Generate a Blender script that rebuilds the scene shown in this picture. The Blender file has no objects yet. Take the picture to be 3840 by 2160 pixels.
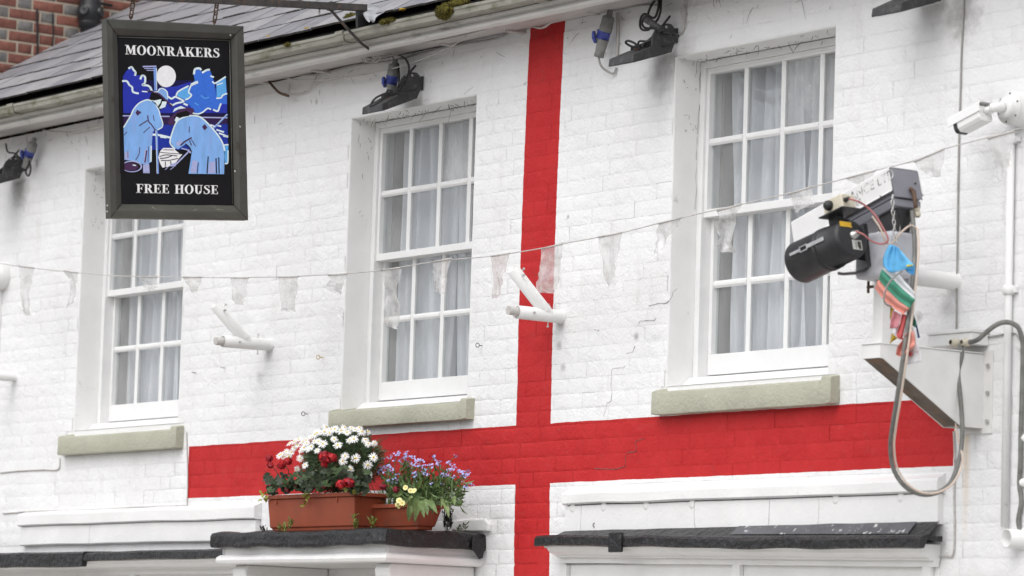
import bpy, math, random
from mathutils import Vector, Matrix, noise
random.seed(7)
R = math.radians
SC = bpy.context.scene
COL = SC.collection

# ---------------------------------------------------------------- camera
CAM = Vector((14.8922, -10.7324, 1.6)); FPX = 14000.0
_y, _p, _r = 0.95366884, 0.10492376, 0.03116959
FW = Vector((-math.sin(_y)*math.cos(_p), math.cos(_y)*math.cos(_p), math.sin(_p)))
_ri = Vector((math.cos(_y), math.sin(_y), 0)); _up = _ri.cross(FW)
RI = math.cos(_r)*_ri + math.sin(_r)*_up
UP = -math.sin(_r)*_ri + math.cos(_r)*_up
cd = bpy.data.cameras.new('camera'); cam = bpy.data.objects.new('camera', cd); COL.objects.link(cam)
M4 = Matrix.Identity(4)
for i in range(3):
    M4[i][0] = RI[i]; M4[i][1] = UP[i]; M4[i][2] = -FW[i]; M4[i][3] = CAM[i]
cam.matrix_world = M4
cd.sensor_width = 36; cd.lens = 36*FPX/3840; cd.clip_end = 2000; cd.clip_start = .1
cd.dof.use_dof = True; cd.dof.focus_distance = 18.4; cd.dof.aperture_fstop = 3.6
SC.camera = cam

# ---------------------------------------------------------------- overcast sky, soft sun, exposure
W = bpy.data.worlds.new('World'); SC.world = W; W.use_nodes = True
nt = W.node_tree; bg = nt.nodes['Background']
sky = nt.nodes.new('ShaderNodeTexSky'); sky.sky_type = 'NISHITA'; sky.sun_disc = False
SUN_EL, SUN_AZ = R(53), R(161)          # azimuth clockwise from +y: in front of the wall, veiled by cloud
sky.sun_elevation = SUN_EL; sky.sun_rotation = SUN_AZ; sky.dust_density = 3.0; sky.air_density = 1.0
hs = nt.nodes.new('ShaderNodeHueSaturation'); hs.inputs['Saturation'].default_value = .22
nt.links.new(sky.outputs[0], hs.inputs['Color']); nt.links.new(hs.outputs[0], bg.inputs[0])
bg.inputs[1].default_value = .14
sl = bpy.data.lights.new('sun', 'SUN'); sl.energy = .8; sl.angle = R(80); sl.color = (1, .992, .98)
so = bpy.data.objects.new('sun', sl); COL.objects.link(so); so.location = (0, -8, 14)
sd = Vector((math.sin(SUN_AZ)*math.cos(SUN_EL), math.cos(SUN_AZ)*math.cos(SUN_EL), math.sin(SUN_EL)))
so.rotation_euler = sd.to_track_quat('Z', 'Y').to_euler()
vs = SC.view_settings; vs.view_transform = 'Standard'; vs.look = 'None'; vs.gamma = 1; vs.use_curve_mapping = False
vs.exposure = 0.52
SC.render.engine = 'CYCLES'; SC.cycles.use_denoising = True
SC.cycles.max_bounces = 8; SC.cycles.transparent_max_bounces = 16

# ---------------------------------------------------------------- measuring: photograph pixel -> point on a plane of the place
def ray(x, y): return (x-1920)*RI - (y-1080)*UP + FPX*FW
def P(x, y, Y=0.0):
    d = ray(x, y); return CAM + d*((Y-CAM.y)/d.y)
def PX(x, y, X):
    d = ray(x, y); return CAM + d*((X-CAM.x)/d.x)
def q(c, r, x, y): return (960*c + x/2.6833, 540*r + y/2.6833)
def dp(x, y): return (x*1.4907, y*1.4907)
def size_in_view(p, w, h):
    v = Vector(p)-CAM; d = v.dot(FW); return w*h*(FPX/d)**2
def pixel(p):
    v = Vector(p)-CAM; d = v.dot(FW); return (1920+FPX*v.dot(RI)/d, 1080-FPX*v.dot(UP)/d)

# ---------------------------------------------------------------- object helpers
def tag(o, label=None, cat=None, group=None, kind=None):
    for k, v in (('label', label), ('category', cat), ('group', group), ('kind', kind)):
        if v: o[k] = v
    return o
def thing(name, loc, label, cat, group=None):
    o = bpy.data.objects.new(name, None); COL.objects.link(o); o.location = loc
    o.empty_display_size = .1
    return tag(o, label, cat, group)
def wloc(o):
    v = Vector((0, 0, 0))
    while o: v = v + o.location; o = o.parent
    return v
class MB:
    def __init__(s): s.v = []; s.f = []; s.s = []; s.m = []
    def add(s, vs, fs, smooth=False, m=0):
        n = len(s.v); s.v += [Vector(v) for v in vs]
        for f in fs: s.f.append([i+n for i in f]); s.s.append(smooth); s.m.append(m)
        return s
    def box(s, a, b, m=0):
        x0, x1 = sorted((a[0], b[0])); y0, y1 = sorted((a[1], b[1])); z0, z1 = sorted((a[2], b[2]))
        return s.add([(x0,y0,z0),(x1,y0,z0),(x1,y1,z0),(x0,y1,z0),(x0,y0,z1),(x1,y0,z1),(x1,y1,z1),(x0,y1,z1)],
              [(0,3,2,1),(4,5,6,7),(0,1,5,4),(1,2,6,5),(2,3,7,6),(3,0,4,7)], False, m)
    def obox(s, o, a, b, c, m=0):     # corner o, three edge vectors
        o, a, b, c = map(Vector, (o, a, b, c))
        if a.cross(b).dot(c) < 0: a, b = b, a
        return s.add([o,o+a,o+a+b,o+b,o+c,o+a+c,o+a+b+c,o+b+c],[(0,3,2,1),(4,5,6,7),(0,1,5,4),(1,2,6,5),(2,3,7,6),(3,0,4,7)], False, m)
    def prism(s, poly, vec, m=0, smooth=False):
        poly = [Vector(p) for p in poly]; vec = Vector(vec); n = len(poly)
        nn = Vector((0,0,0))
        for i in range(n): nn += poly[i].cross(poly[(i+1) % n])
        if nn.dot(vec) > 0: poly = poly[::-1]
        s.add(poly+[p+vec for p in poly], [tuple(range(n))], False, m)
        b = len(s.v)-2*n
        s.f.append([b+n+i for i in range(n)][::-1]); s.s.append(False); s.m.append(m)
        for i in range(n):
            j = (i+1) % n; s.f.append([b+j, b+i, b+n+i, b+n+j]); s.s.append(smooth); s.m.append(m)
        return s
    def tube(s, path, r, n=8, m=0, cap=True, smooth=True, closed=False):
        path = [Vector(p) for p in path]; N = len(path)
        rr = r if isinstance(r, (list, tuple)) else [r]*N
        T = []
        for i in range(N):
            a = path[i-1] if (i or closed) else path[0]; b = path[(i+1) % N] if (i < N-1 or closed) else path[-1]
            t = b-a; T.append(t.normalized() if t.length > 1e-9 else Vector((0,0,1)))
        u = T[0].orthogonal().normalized(); rings = []
        for i in range(N):
            u = (u - T[i]*u.dot(T[i]))
            u = u.normalized() if u.length > 1e-6 else T[i].orthogonal().normalized()
            w = T[i].cross(u)
            rings.append([path[i] + (u*math.cos(2*math.pi*k/n) + w*math.sin(2*math.pi*k/n))*rr[i] for k in range(n)])
        b = len(s.v)
        for g in rings: s.v += g
        for i in range(N if closed else N-1):
            i2 = (i+1) % N
            for k in range(n):
                k2 = (k+1) % n
                s.f.append([b+i*n+k, b+i*n+k2, b+i2*n+k2, b+i2*n+k]); s.s.append(smooth); s.m.append(m)
        if cap and not closed:
            s.f.append([b+k for k in range(n)][::-1]); s.s.append(False); s.m.append(m)
            s.f.append([b+(N-1)*n+k for k in range(n)]); s.s.append(False); s.m.append(m)
        return s
    def lathe(s, prof, o, ax, n=20, m=0, smooth=True):   # prof: (radius, height along axis)
        o = Vector(o); ax = Vector(ax).normalized()
        u = ax.orthogonal().normalized(); w = ax.cross(u); b = len(s.v)
        for r, h in prof:
            for k in range(n):
                t = 2*math.pi*k/n; s.v.append(o+ax*h+(u*math.cos(t)+w*math.sin(t))*r)
        for i in range(len(prof)-1):
            for k in range(n):
                k2 = (k+1) % n; s.f.append([b+i*n+k, b+i*n+k2, b+(i+1)*n+k2, b+(i+1)*n+k]); s.s.append(smooth); s.m.append(m)
        return s
    def sheet(s, g, smooth=True, m=0):
        a, b = len(g), len(g[0]); n = len(s.v)
        for row in g: s.v += [Vector(p) for p in row]
        for i in range(a-1):
            for j in range(b-1):
                s.f.append([n+i*b+j, n+i*b+j+1, n+(i+1)*b+j+1, n+(i+1)*b+j]); s.s.append(smooth); s.m.append(m)
        return s
    def poly(s, pts, m=0): return s.add(pts, [tuple(range(len(pts)))], False, m)
    def mesh(s, name, mat, off=Vector((0,0,0))):
        me = bpy.data.meshes.new(name)
        me.from_pydata([v-off for v in s.v], [], s.f)
        me.polygons.foreach_set('use_smooth', s.s)
        for mm in (mat if isinstance(mat, (list, tuple)) else [mat]): me.materials.append(mm)
        me.polygons.foreach_set('material_index', s.m); me.update()
        return me
    def build(s, name, mat, parent=None, bev=0, seg=2, solid=0):
        o = bpy.data.objects.new(name, s.mesh(name, mat, wloc(parent) if parent else Vector((0,0,0))))
        COL.objects.link(o)
        if parent: o.parent = parent
        if solid:
            md = o.modifiers.new('thickness', 'SOLIDIFY'); md.thickness = solid; md.offset = 0
        if bev:
            md = o.modifiers.new('bevel', 'BEVEL'); md.width = bev; md.segments = seg; md.limit_method = 'ANGLE'; md.angle_limit = R(40)
        return o
def put(name, me, parent, loc, rot=None, sc=None):      # an object that shares a mesh
    o = bpy.data.objects.new(name, me); COL.objects.link(o)
    if parent: o.parent = parent
    o.location = Vector(loc) - (wloc(parent) if parent else Vector((0,0,0)))
    if rot is not None: o.rotation_mode = 'QUATERNION'; o.rotation_quaternion = rot
    if sc: o.scale = sc if hasattr(sc, '__len__') else (sc, sc, sc)
    return o
def curve(pts, k=6):                                    # smooth path through points
    pts = [Vector(p) for p in pts]; out = []
    for i in range(len(pts)-1):
        p0 = pts[max(i-1, 0)]; p1 = pts[i]; p2 = pts[i+1]; p3 = pts[min(i+2, len(pts)-1)]
        for j in range(k):
            t = j/k
            out.append(.5*((2*p1)+(p2-p0)*t+(2*p0-5*p1+4*p2-p3)*t*t+(3*p1-p0-3*p2+p3)*t**3))
    out.append(pts[-1]); return out

# ---------------------------------------------------------------- materials
class NT:
    def __init__(s, name):
        s.m = bpy.data.materials.new(name); s.m.use_nodes = True; s.t = s.m.node_tree
        s.b = s.t.nodes['Principled BSDF']; s.out = s.t.nodes['Material Output']
        s.geo = s.t.nodes.new('ShaderNodeNewGeometry')
    def n(s, typ, **kw):
        o = s.t.nodes.new(typ)
        for k, v in kw.items(): setattr(o, k, v)
        return o
    def set(s, node, key, val):
        i = node.inputs[key]
        if isinstance(val, bpy.types.NodeSocket): s.t.links.new(val, i)
        else: i.default_value = val
    def math(s, op, a, b=None, c=None):
        o = s.n('ShaderNodeMath', operation=op); s.set(o, 0, a)
        if b is not None: s.set(o, 1, b)
        if c is not None: s.set(o, 2, c)
        return o.outputs[0]
    def noise(s, scale, detail=4, rough=.55, stretch=None, dist=0):
        vec = s.geo.outputs['Position']
        if stretch:
            mp = s.n('ShaderNodeVectorMath', operation='MULTIPLY'); s.set(mp, 0, vec); s.set(mp, 1, stretch); vec = mp.outputs[0]
        o = s.n('ShaderNodeTexNoise'); s.set(o, 'Vector', vec); s.set(o, 'Scale', scale); s.set(o, 'Detail', detail); s.set(o, 'Roughness', rough); s.set(o, 'Distortion', dist)
        return o.outputs[0]
    def ramp(s, f, a, b, lo=0.0, hi=1.0):
        o = s.n('ShaderNodeMapRange'); s.set(o, 0, f); s.set(o, 1, a); s.set(o, 2, b); s.set(o, 3, lo); s.set(o, 4, hi); return o.outputs[0]
    def mix(s, f, a, b):
        o = s.n('ShaderNodeMix', data_type='RGBA'); s.set(o, 0, f)
        for k, v in ((6, a), (7, b)):
            if isinstance(v, (tuple, list)): v = tuple(v)[:3]+(1,)
            s.set(o, k, v)
        return o.outputs[2]
    def bump(s, h, strength=.3, dist=.01, prev=None):
        o = s.n('ShaderNodeBump'); s.set(o, 'Height', h); s.set(o, 'Strength', strength); s.set(o, 'Distance', dist)
        if prev: s.set(o, 'Normal', prev)
        return o.outputs[0]
    def done(s, col, rough=.5, normal=None, spec=.4, metal=0):
        if isinstance(col, (tuple, list)): col = tuple(col)[:3]+(1,)
        s.set(s.b, 'Base Color', col); s.set(s.b, 'Roughness', rough); s.b.inputs['Specular IOR Level'].default_value = spec
        s.b.inputs['Metallic'].default_value = metal
        if normal: s.set(s.b, 'Normal', normal)
        return s.m
def surf(name, col, rough=.5, var=.12, scale=18, bump=.15, bs=90, dirt=None, da=(.58, .72), ds=9, spec=.4, metal=0, bd=.004, stretch=None):
    t = NT(name); n = t.noise(scale, 5, stretch=stretch)
    c = t.mix(t.ramp(n, .3, .7), [x*(1-var) for x in col], [min(1, x*(1+var)) for x in col])
    if dirt:
        c = t.mix(t.ramp(t.noise(ds, 7, .68, stretch=stretch), da[0], da[1]), c, dirt)
    return t.done(c, rough, t.bump(t.noise(bs, 3), bump, bd) if bump else None, spec, metal)

def wall_paint(name, cross):
    """weathered masonry paint; the red cross is painted on with its own wobbly edge"""
    t = NT(name); sx = t.n('ShaderNodeSeparateXYZ'); t.set(sx, 0, t.geo.outputs['Position'])
    X, Z = sx.outputs[0], sx.outputs[2]
    c = t.mix(t.ramp(t.noise(2.2, 4), .35, .7), (.80, .797, .795), (.85, .85, .855))
    c = t.mix(t.ramp(t.noise(7, 6, .65, stretch=(1, 1, .35)), .56, .8, 0, .5), c, (.60, .58, .55))
    c = t.mix(t.ramp(t.noise(24, 6, .7), .60, .78, 0, .35), c, (.55, .53, .50))
    if cross:
        def noff(sc, a): return t.math('MULTIPLY_ADD', t.noise(sc, 3), a, -a*.5)
        xw = t.math('ADD', X, noff(9, .012)); zw = t.math('ADD', Z, noff(6, .010))
        zz = t.math('MULTIPLY', t.math('SUBTRACT', Z, 3.6), .77); z2 = t.math('MULTIPLY', zz, zz)
        vb = t.math('MULTIPLY', t.math('GREATER_THAN', xw, t.math('MULTIPLY_ADD', z2, .020, -.167)), t.math('LESS_THAN', xw, t.math('MULTIPLY_ADD', z2, .027, .121)))
        hb = t.math('MULTIPLY', t.math('MULTIPLY', t.math('GREATER_THAN', zw, 2.569), t.math('LESS_THAN', zw, 2.862)),
                    t.math('MULTIPLY', t.math('GREATER_THAN', xw, -3.335), t.math('LESS_THAN', xw, 3.052)))
        k = t.math('MAXIMUM', vb, hb)
        red = t.mix(t.ramp(t.noise(4, 5, .6), .35, .7), (.46, .017, .019), (.53, .026, .027))
        red = t.mix(t.ramp(t.noise(11, 7, .7), .58, .76, 0, .5), red, (.34, .045, .042))
        red = t.mix(t.ramp(t.noise(3, 6, .7, stretch=(1, 1, 2.5)), .60, .74, 0, .30), red, (.54, .11, .10))
        c = t.mix(k, c, red)
        # dark smudges on the wall round the lamps and cable, shapes of their own
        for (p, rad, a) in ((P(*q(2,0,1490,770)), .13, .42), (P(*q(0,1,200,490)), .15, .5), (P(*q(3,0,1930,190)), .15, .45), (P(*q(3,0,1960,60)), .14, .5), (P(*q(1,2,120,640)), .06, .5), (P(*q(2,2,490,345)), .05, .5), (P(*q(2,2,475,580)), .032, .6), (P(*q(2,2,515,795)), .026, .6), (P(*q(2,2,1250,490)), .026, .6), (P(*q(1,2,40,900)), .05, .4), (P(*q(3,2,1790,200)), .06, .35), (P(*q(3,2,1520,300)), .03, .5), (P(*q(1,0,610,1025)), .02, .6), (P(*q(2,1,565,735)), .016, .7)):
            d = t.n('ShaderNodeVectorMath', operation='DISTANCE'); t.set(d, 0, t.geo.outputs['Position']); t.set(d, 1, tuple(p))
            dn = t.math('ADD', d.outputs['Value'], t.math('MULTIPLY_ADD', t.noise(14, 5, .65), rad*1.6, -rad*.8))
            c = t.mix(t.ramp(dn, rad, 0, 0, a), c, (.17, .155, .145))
        # rust run below the steel arm
        rr = t.math('MULTIPLY', t.ramp(t.math('ABSOLUTE', t.math('SUBTRACT', xw, 3.13)), .03, 0), t.math('MULTIPLY', t.ramp(Z, 2.2, 2.62), t.math('LESS_THAN', Z, 2.73)))
        c = t.mix(t.math('MULTIPLY', rr, .55), c, (.62, .42, .2))
    # mould specks
    sp = t.ramp(t.noise(62, 3, .5), .685, .74); gate = t.ramp(t.noise(3.1, 3), .48, .68)
    c = t.mix(t.math('MULTIPLY', sp, t.math('MULTIPLY', gate, .75)), c, (.2, .185, .17))
    b1 = t.bump(t.noise(11, 6, .62, dist=.6), .75, .012); b2 = t.bump(t.noise(70, 4, .6), .55, .005, b1)
    b3 = t.bump(t.ramp(t.noise(30, 2), .68, .8), .5, .004, b2)
    return t.done(c, .6, b3, .25)

M = {}
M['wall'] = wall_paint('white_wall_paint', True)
M['render'] = surf('white_render', (.80, .797, .79), .55, .04, 5, .3, 45, dirt=(.42, .39, .36), da=(.64, .82), ds=14, bd=.006)
M['trim'] = surf('white_gloss_trim', (.79, .785, .775), .32, .04, 8, .25, 70, dirt=(.40, .37, .33), da=(.66, .8), ds=26, bd=.004)
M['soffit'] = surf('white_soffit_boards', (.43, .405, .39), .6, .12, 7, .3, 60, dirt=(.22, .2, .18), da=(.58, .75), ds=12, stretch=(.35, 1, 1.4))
M['eaves'] = surf('grimy_eaves_paint', (.58, .565, .54), .55, .10, 7, .3, 60, dirt=(.20, .19, .16), da=(.56, .74), ds=9, stretch=(.4, 1, 1.3))
M['sash'] = surf('white_sash_paint', (.80, .80, .795), .34, .03, 10, .2, 80, dirt=(.33, .30, .27), da=(.68, .8), ds=34, bd=.003)
M['sage'] = surf('sage_sill_paint', (.42, .415, .33), .5, .08, 6, .8, 60, dirt=(.54, .53, .44), da=(.66, .72), ds=24, bd=.006)
M['gutter'] = surf('weathered_gutter', (.29, .28, .24), .65, .18, 9, .25, 70, dirt=(.11, .115, .06), da=(.50, .68), ds=11, stretch=(.5, 1, 1.3))
M['shadeblack'] = surf('gutter_shade_black', (.018, .018, .016), .95, .3, 20, .5, 60)  # near-black stands in for shade inside the gutter; also on the roof deck
M['slate'] = surf('grey_slate', (.27, .27, .29), .42, .18, 11, .3, 55, dirt=(.30, .29, .27), da=(.6, .8), ds=16, spec=.5, bd=.006)
M['slateedge'] = surf('mossy_slate_edge', (.050, .047, .040), .9, .4, 25, .5, 80, dirt=(.13, .115, .09), da=(.55, .75), ds=30)
M['slate2'] = surf('lichened_slate', (.30, .295, .305), .5, .18, 13, .35, 60, dirt=(.36, .31, .20), da=(.66, .74), ds=22, bd=.006)
M['slate3'] = surf('dark_slate', (.22, .22, .24), .45, .2, 12, .3, 58, dirt=(.26, .25, .24), da=(.6, .8), ds=18, bd=.006)
M['lead'] = surf('dark_lead', (.012, .012, .013), .38, .35, 9, 1.0, 26, dirt=(.045, .045, .048), da=(.60, .80), ds=14, bd=.02, spec=.5)
M['leadp'] = surf('pale_lead', (.38, .39, .40), .5, .2, 9, .3, 40, dirt=(.16, .16, .17), da=(.55, .7), ds=20)
M['leadw'] = surf('paint_splashed_lead', (.10, .10, .11), .5, .2, 9, .4, 40, dirt=(.6, .59, .57), da=(.585, .64), ds=26)
M['iron'] = surf('rusty_black_iron', (.055, .05, .046), .6, .3, 20, .4, 60, dirt=(.16, .09, .055), da=(.55, .72), ds=26)
M['rust'] = surf('rusted_chain', (.115, .075, .055), .75, .4, 40, .4, 120, dirt=(.2, .1, .05), da=(.5, .7), ds=60)
M['frame'] = surf('olive_grey_frame_paint', (.070, .069, .060), .48, .12, 10, .35, 80, dirt=(.045, .032, .02), da=(.62, .72), ds=8, stretch=(1, 1, 1), bd=.004)
M['framew'] = surf('flaked_frame_paint', (.082, .082, .068), .5, .15, 12, .5, 80, dirt=(.42, .38, .30), da=(.64, .68), ds=30, stretch=(1, .35, 1.6), bd=.004)
M['panel'] = surf('black_sign_panel', (.008, .008, .010), .5, .2, 8, 0, spec=.18)
M['brickr'] = surf('red_brick', (.20, .078, .058), .8, .25, 25, .5, 90, dirt=(.13, .06, .05), da=(.55, .7), ds=20)
M['brickr2'] = surf('orange_brick', (.25, .098, .07), .8, .22, 25, .5, 90, dirt=(.2, .08, .055), da=(.55, .7), ds=20)
M['brickg'] = surf('grey_header_brick', (.185, .175, .165), .8, .25, 25, .5, 90, dirt=(.3, .27, .23), da=(.58, .7), ds=28)
M['mortar'] = surf('pale_mortar', (.50, .42, .33), .9, .14, 14, .5, 80)
M['blackp'] = surf('black_plastic_pipe', (.02, .021, .023), .38, .2, 12, 0, spec=.5)
M['black'] = surf('black_matt_plastic', (.024, .024, .026), .45, .25, 20, .2, 120, spec=.45)
M['blackd'] = surf('dusty_black_casting', (.05, .05, .052), .55, .3, 26, .4, 100, dirt=(.14, .13, .12), da=(.56, .75), ds=26)
M['greyp'] = surf('grey_plastic', (.20, .20, .19), .5, .2, 16, .15, 80, dirt=(.09, .085, .08), da=(.58, .75), ds=18)
M['bluep'] = surf('blue_plastic', (.055, .075, .32), .42, .2, 16, .1, 80, dirt=(.04, .045, .12), da=(.6, .75), ds=20)
M['cable'] = surf('black_cable', (.022, .022, .022), .55, .2, 20, 0)
M['cableg'] = surf('grey_cable', (.34, .33, .315), .6, .16, 20, 0, dirt=(.18, .17, .16), da=(.58, .75), ds=20)
M['cablew'] = surf('painted_cable', (.52, .50, .48), .6, .1, 12, 0, dirt=(.25, .23, .21), da=(.55, .72), ds=20)
M['cableb'] = surf('buff_cable', (.60, .49, .41), .55, .1, 12, 0)
M['cabler'] = surf('faded_red_cable', (.40, .15, .15), .5, .1, 12, 0)
M['conduit'] = surf('grey_flexible_conduit', (.17, .17, .16), .5, .3, 22, .3, 150, dirt=(.11, .11, .10), da=(.55, .7), ds=30)
M['whitep'] = surf('white_plastic', (.78, .78, .77), .35, .03, 9, 0, dirt=(.5, .48, .45), da=(.66, .8), ds=18)
M['creamp'] = surf('cream_plastic', (.60, .55, .44), .45, .08, 14, 0, dirt=(.35, .3, .22), da=(.58, .75), ds=24)
M['steelw'] = surf('white_steel_paint', (.78, .775, .76), .45, .06, 8, .2, 60, dirt=(.30, .15, .06), da=(.66, .72), ds=13)
M['steelr'] = surf('rusting_grey_steel', (.13, .105, .085), .7, .35, 12, .4, 60, dirt=(.22, .11, .05), da=(.52, .68), ds=13)
M['housing'] = surf('white_camera_casing', (.74, .735, .73), .42, .05, 8, .1, 60, dirt=(.33, .32, .30), da=(.62, .8), ds=13)
M['greym'] = surf('grey_metal_casing', (.21, .21, .24), .45, .06, 8, .1, 60, spec=.5)
M['greyl'] = surf('light_grey_casing', (.50, .51, .55), .45, .06, 8, .1, 60, dirt=(.36, .36, .37), da=(.58, .75), ds=9)
M['zinc'] = surf('zinc_bolt', (.55, .54, .52), .35, .2, 30, .2, 120, metal=.8)
M['stainless'] = surf('steel_clip', (.6, .6, .6), .3, .15, 30, .1, 120, metal=.9)
M['terra'] = surf('terracotta_plastic', (.30, .066, .030), .52, .10, 8, .15, 140, dirt=(.17, .065, .045), da=(.52, .74), ds=7, bd=.002)
M['soil'] = surf('potting_soil', (.03, .022, .016), .95, .3, 40, .6, 60)
M['moss'] = surf('olive_moss', (.12, .105, .015), .95, .4, 45, .9, 120, dirt=(.07, .045, .012), da=(.5, .65), ds=40, bd=.01)
M['lichen'] = surf('yellow_lichen', (.42, .27, .03), .9, .3, 60, .6, 120)
M['yellowl'] = surf('yellow_label', (.72, .43, .03), .45, .06, 30, 0)
M['labelp'] = surf('pale_label', (.5, .51, .48), .45, .08, 30, 0)
M['fadedtext'] = surf('flaking_grey_lettering', (.20, .20, .19), .6, .2, 30, 0, dirt=(.7, .69, .67), da=(.47, .52), ds=38)
M['labeltext'] = surf('dark_label_print', (.06, .05, .03), .5, .1, 30, 0)
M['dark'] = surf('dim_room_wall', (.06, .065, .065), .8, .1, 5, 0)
M['lining'] = surf('window_lining', (.46, .45, .43), .55, .08, 6, .1, 60, dirt=(.25, .24, .22), da=(.6, .75), ds=16, stretch=(1, 1, .2))
M['crack'] = surf('hairline_crack', (.15, .14, .13), .9, .3, 30, 0)
M['asphalt'] = surf('asphalt', (.075, .075, .075), .9, .2, 14, .5, 120)
M['paving'] = surf('paving_stone', (.38, .365, .34), .85, .15, 6, .4, 60, dirt=(.2, .19, .18), da=(.55, .75), ds=5)
def solidc(name, c, rough=.5, var=.06): return surf(name, c, rough, var, 30, 0)
for k, c in dict(letter=(.95,.95,.93), navy=(.012,.010,.07), indigo=(.034,.016,.075), blue1=(.026,.042,.44), blue2=(.05,.18,.75), sky1=(.13,.45,.9), smock=(.25,.48,.92),
                 paleb=(.80,.92,.97), moonw=(.96,.95,.97), plum=(.075,.03,.10), ink=(.008,.006,.009), waterb=(.016,.04,.36), lilac=(.45,.48,.78), stave=(.22,.36,.82)).items():
    M[k] = surf('print_'+k, c, .5, .07, 60, 0, dirt=[x*.86 for x in c], da=(.5, .75), ds=75, spec=.2)
M['smock'] = surf('print_smock', (.25, .48, .90), .5, .10, 16, 0, dirt=(.31, .42, .82), da=(.52, .75), ds=9, spec=.2, stretch=(1, 2.2, .7))
for k, c in dict(fblue=(.12,.42,.72), fyellow=(.70,.62,.06), fgreen=(.055,.26,.17), fpink=(.68,.27,.22), fwhite=(.72,.72,.74), frose=(.62,.26,.29), fred=(.55,.10,.10), fnavy=(.03,.07,.26), fgold=(.45,.30,.03)).items():
    M[k] = solidc('cloth_'+k, c, .7)
for k, c in dict(needle=(.085,.135,.06), needle2=(.055,.095,.045), geran=(.05,.085,.03), geran2=(.035,.05,.026), forget=(.09,.15,.045), prim=(.13,.19,.06), prim2=(.19,.25,.09), weed=(.14,.21,.04), ivy=(.32,.33,.06), stem=(.10,.075,.045), darkleaf=(.018,.024,.016)).items():
    M[k] = surf('leaf_'+k, c, .5, .3, 30, 0, dirt=[x*.6 for x in c], da=(.5, .7), ds=40)
for k, c in dict(petal=(.80,.80,.79), disc=(.80,.55,.03), redp=(.46,.012,.016), redd=(.26,.01,.03), bluep2=(.40,.42,.76), primp=(.76,.71,.33), primc=(.70,.50,.03)).items():
    M[k] = solidc('petal_'+k, c, .55, .12)
for k in ('needle','geran','forget','prim','prim2','weed','ivy','petal','primp'):
    M[k].node_tree.nodes['Principled BSDF'].inputs['Subsurface Weight'].default_value = 0.0

def glassy(name, tint, gloss_rough=.02, haze=.0):
    t = NT(name); nd = t.t.nodes; nd.remove(t.b)
    tr = t.n('ShaderNodeBsdfTransparent'); tr.inputs[0].default_value = tint
    gl = t.n('ShaderNodeBsdfGlossy'); gl.inputs['Roughness'].default_value = gloss_rough
    t.set(gl, 'Normal', t.bump(t.noise(7, 2), .10, .01))
    df = t.n('ShaderNodeBsdfDiffuse'); df.inputs[0].default_value = (.8, .8, .8, 1)
    lw = t.n('ShaderNodeLayerWeight'); lw.inputs[0].default_value = .5; fz = t.math('MULTIPLY_ADD', t.math('POWER', lw.outputs['Facing'], 5.0), .96, .04)
    a = t.n('ShaderNodeMixShader'); t.set(a, 0, t.ramp(t.noise(5, 6, .65, stretch=(1, 1, .5)), .45, .85, haze*.4, haze*1.7)); t.t.links.new(tr.outputs[0], a.inputs[1]); t.t.links.new(df.outputs[0], a.inputs[2])  # patchy white haze painted in for milky reflection
    b = t.n('ShaderNodeMixShader'); t.set(b, 0, fz); t.t.links.new(a.outputs[0], b.inputs[1]); t.t.links.new(gl.outputs[0], b.inputs[2])
    t.t.links.new(b.outputs[0], t.out.inputs[0]); return t.m
M['dusty'] = glassy('milky_reflection_glass', (.93, .94, .94, 1), .05, .36)  # haze mixed into this glass stands in for milky sky reflection, not dust
M['glass'] = glassy('window_glass', (.95, .965, .965, 1), .015, .13)
def film(name, a=.5, tint=(.82, .80, .78, 1)):
    t = NT(name); t.t.nodes.remove(t.b)
    tr = t.n('ShaderNodeBsdfTransparent'); tr.inputs[0].default_value = (.97, .965, .96, 1)
    df = t.n('ShaderNodeBsdfDiffuse'); df.inputs[0].default_value = tint
    tl = t.n('ShaderNodeBsdfTranslucent'); tl.inputs[0].default_value = tint
    gl = t.n('ShaderNodeBsdfGlossy'); gl.inputs['Roughness'].default_value = .18
    m1 = t.n('ShaderNodeMixShader'); m1.inputs[0].default_value = .5; t.t.links.new(df.outputs[0], m1.inputs[1]); t.t.links.new(tl.outputs[0], m1.inputs[2])
    m2 = t.n('ShaderNodeMixShader'); t.set(m2, 0, t.ramp(t.noise(22, 4), .3, .7, a*.6, a*1.4)); t.t.links.new(tr.outputs[0], m2.inputs[1]); t.t.links.new(m1.outputs[0], m2.inputs[2])
    m3 = t.n('ShaderNodeMixShader'); m3.inputs[0].default_value = .2; t.t.links.new(m2.outputs[0], m3.inputs[1]); t.t.links.new(gl.outputs[0], m3.inputs[2])
    t.t.links.new(m3.outputs[0], t.out.inputs[0]); return t.m
M['film'] = film('clear_plastic_film')
def netcloth():
    t = NT('white_net_curtain'); t.t.nodes.remove(t.b)
    c = (.90, .895, .94, 1)
    df = t.n('ShaderNodeBsdfDiffuse'); df.inputs[0].default_value = c
    tl = t.n('ShaderNodeBsdfTranslucent'); tl.inputs[0].default_value = c
    tr = t.n('ShaderNodeBsdfTransparent')
    m1 = t.n('ShaderNodeMixShader'); m1.inputs[0].default_value = .2; t.t.links.new(df.outputs[0], m1.inputs[1]); t.t.links.new(tl.outputs[0], m1.inputs[2])
    m2 = t.n('ShaderNodeMixShader'); t.set(m2, 0, t.ramp(t.noise(6, 3, stretch=(3, 3, .3)), .3, .7, .0, .14)); t.t.links.new(m1.outputs[0], m2.inputs[1]); t.t.links.new(tr.outputs[0], m2.inputs[2])
    t.t.links.new(m2.outputs[0], t.out.inputs[0]); return t.m
M['net'] = netcloth()
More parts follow.
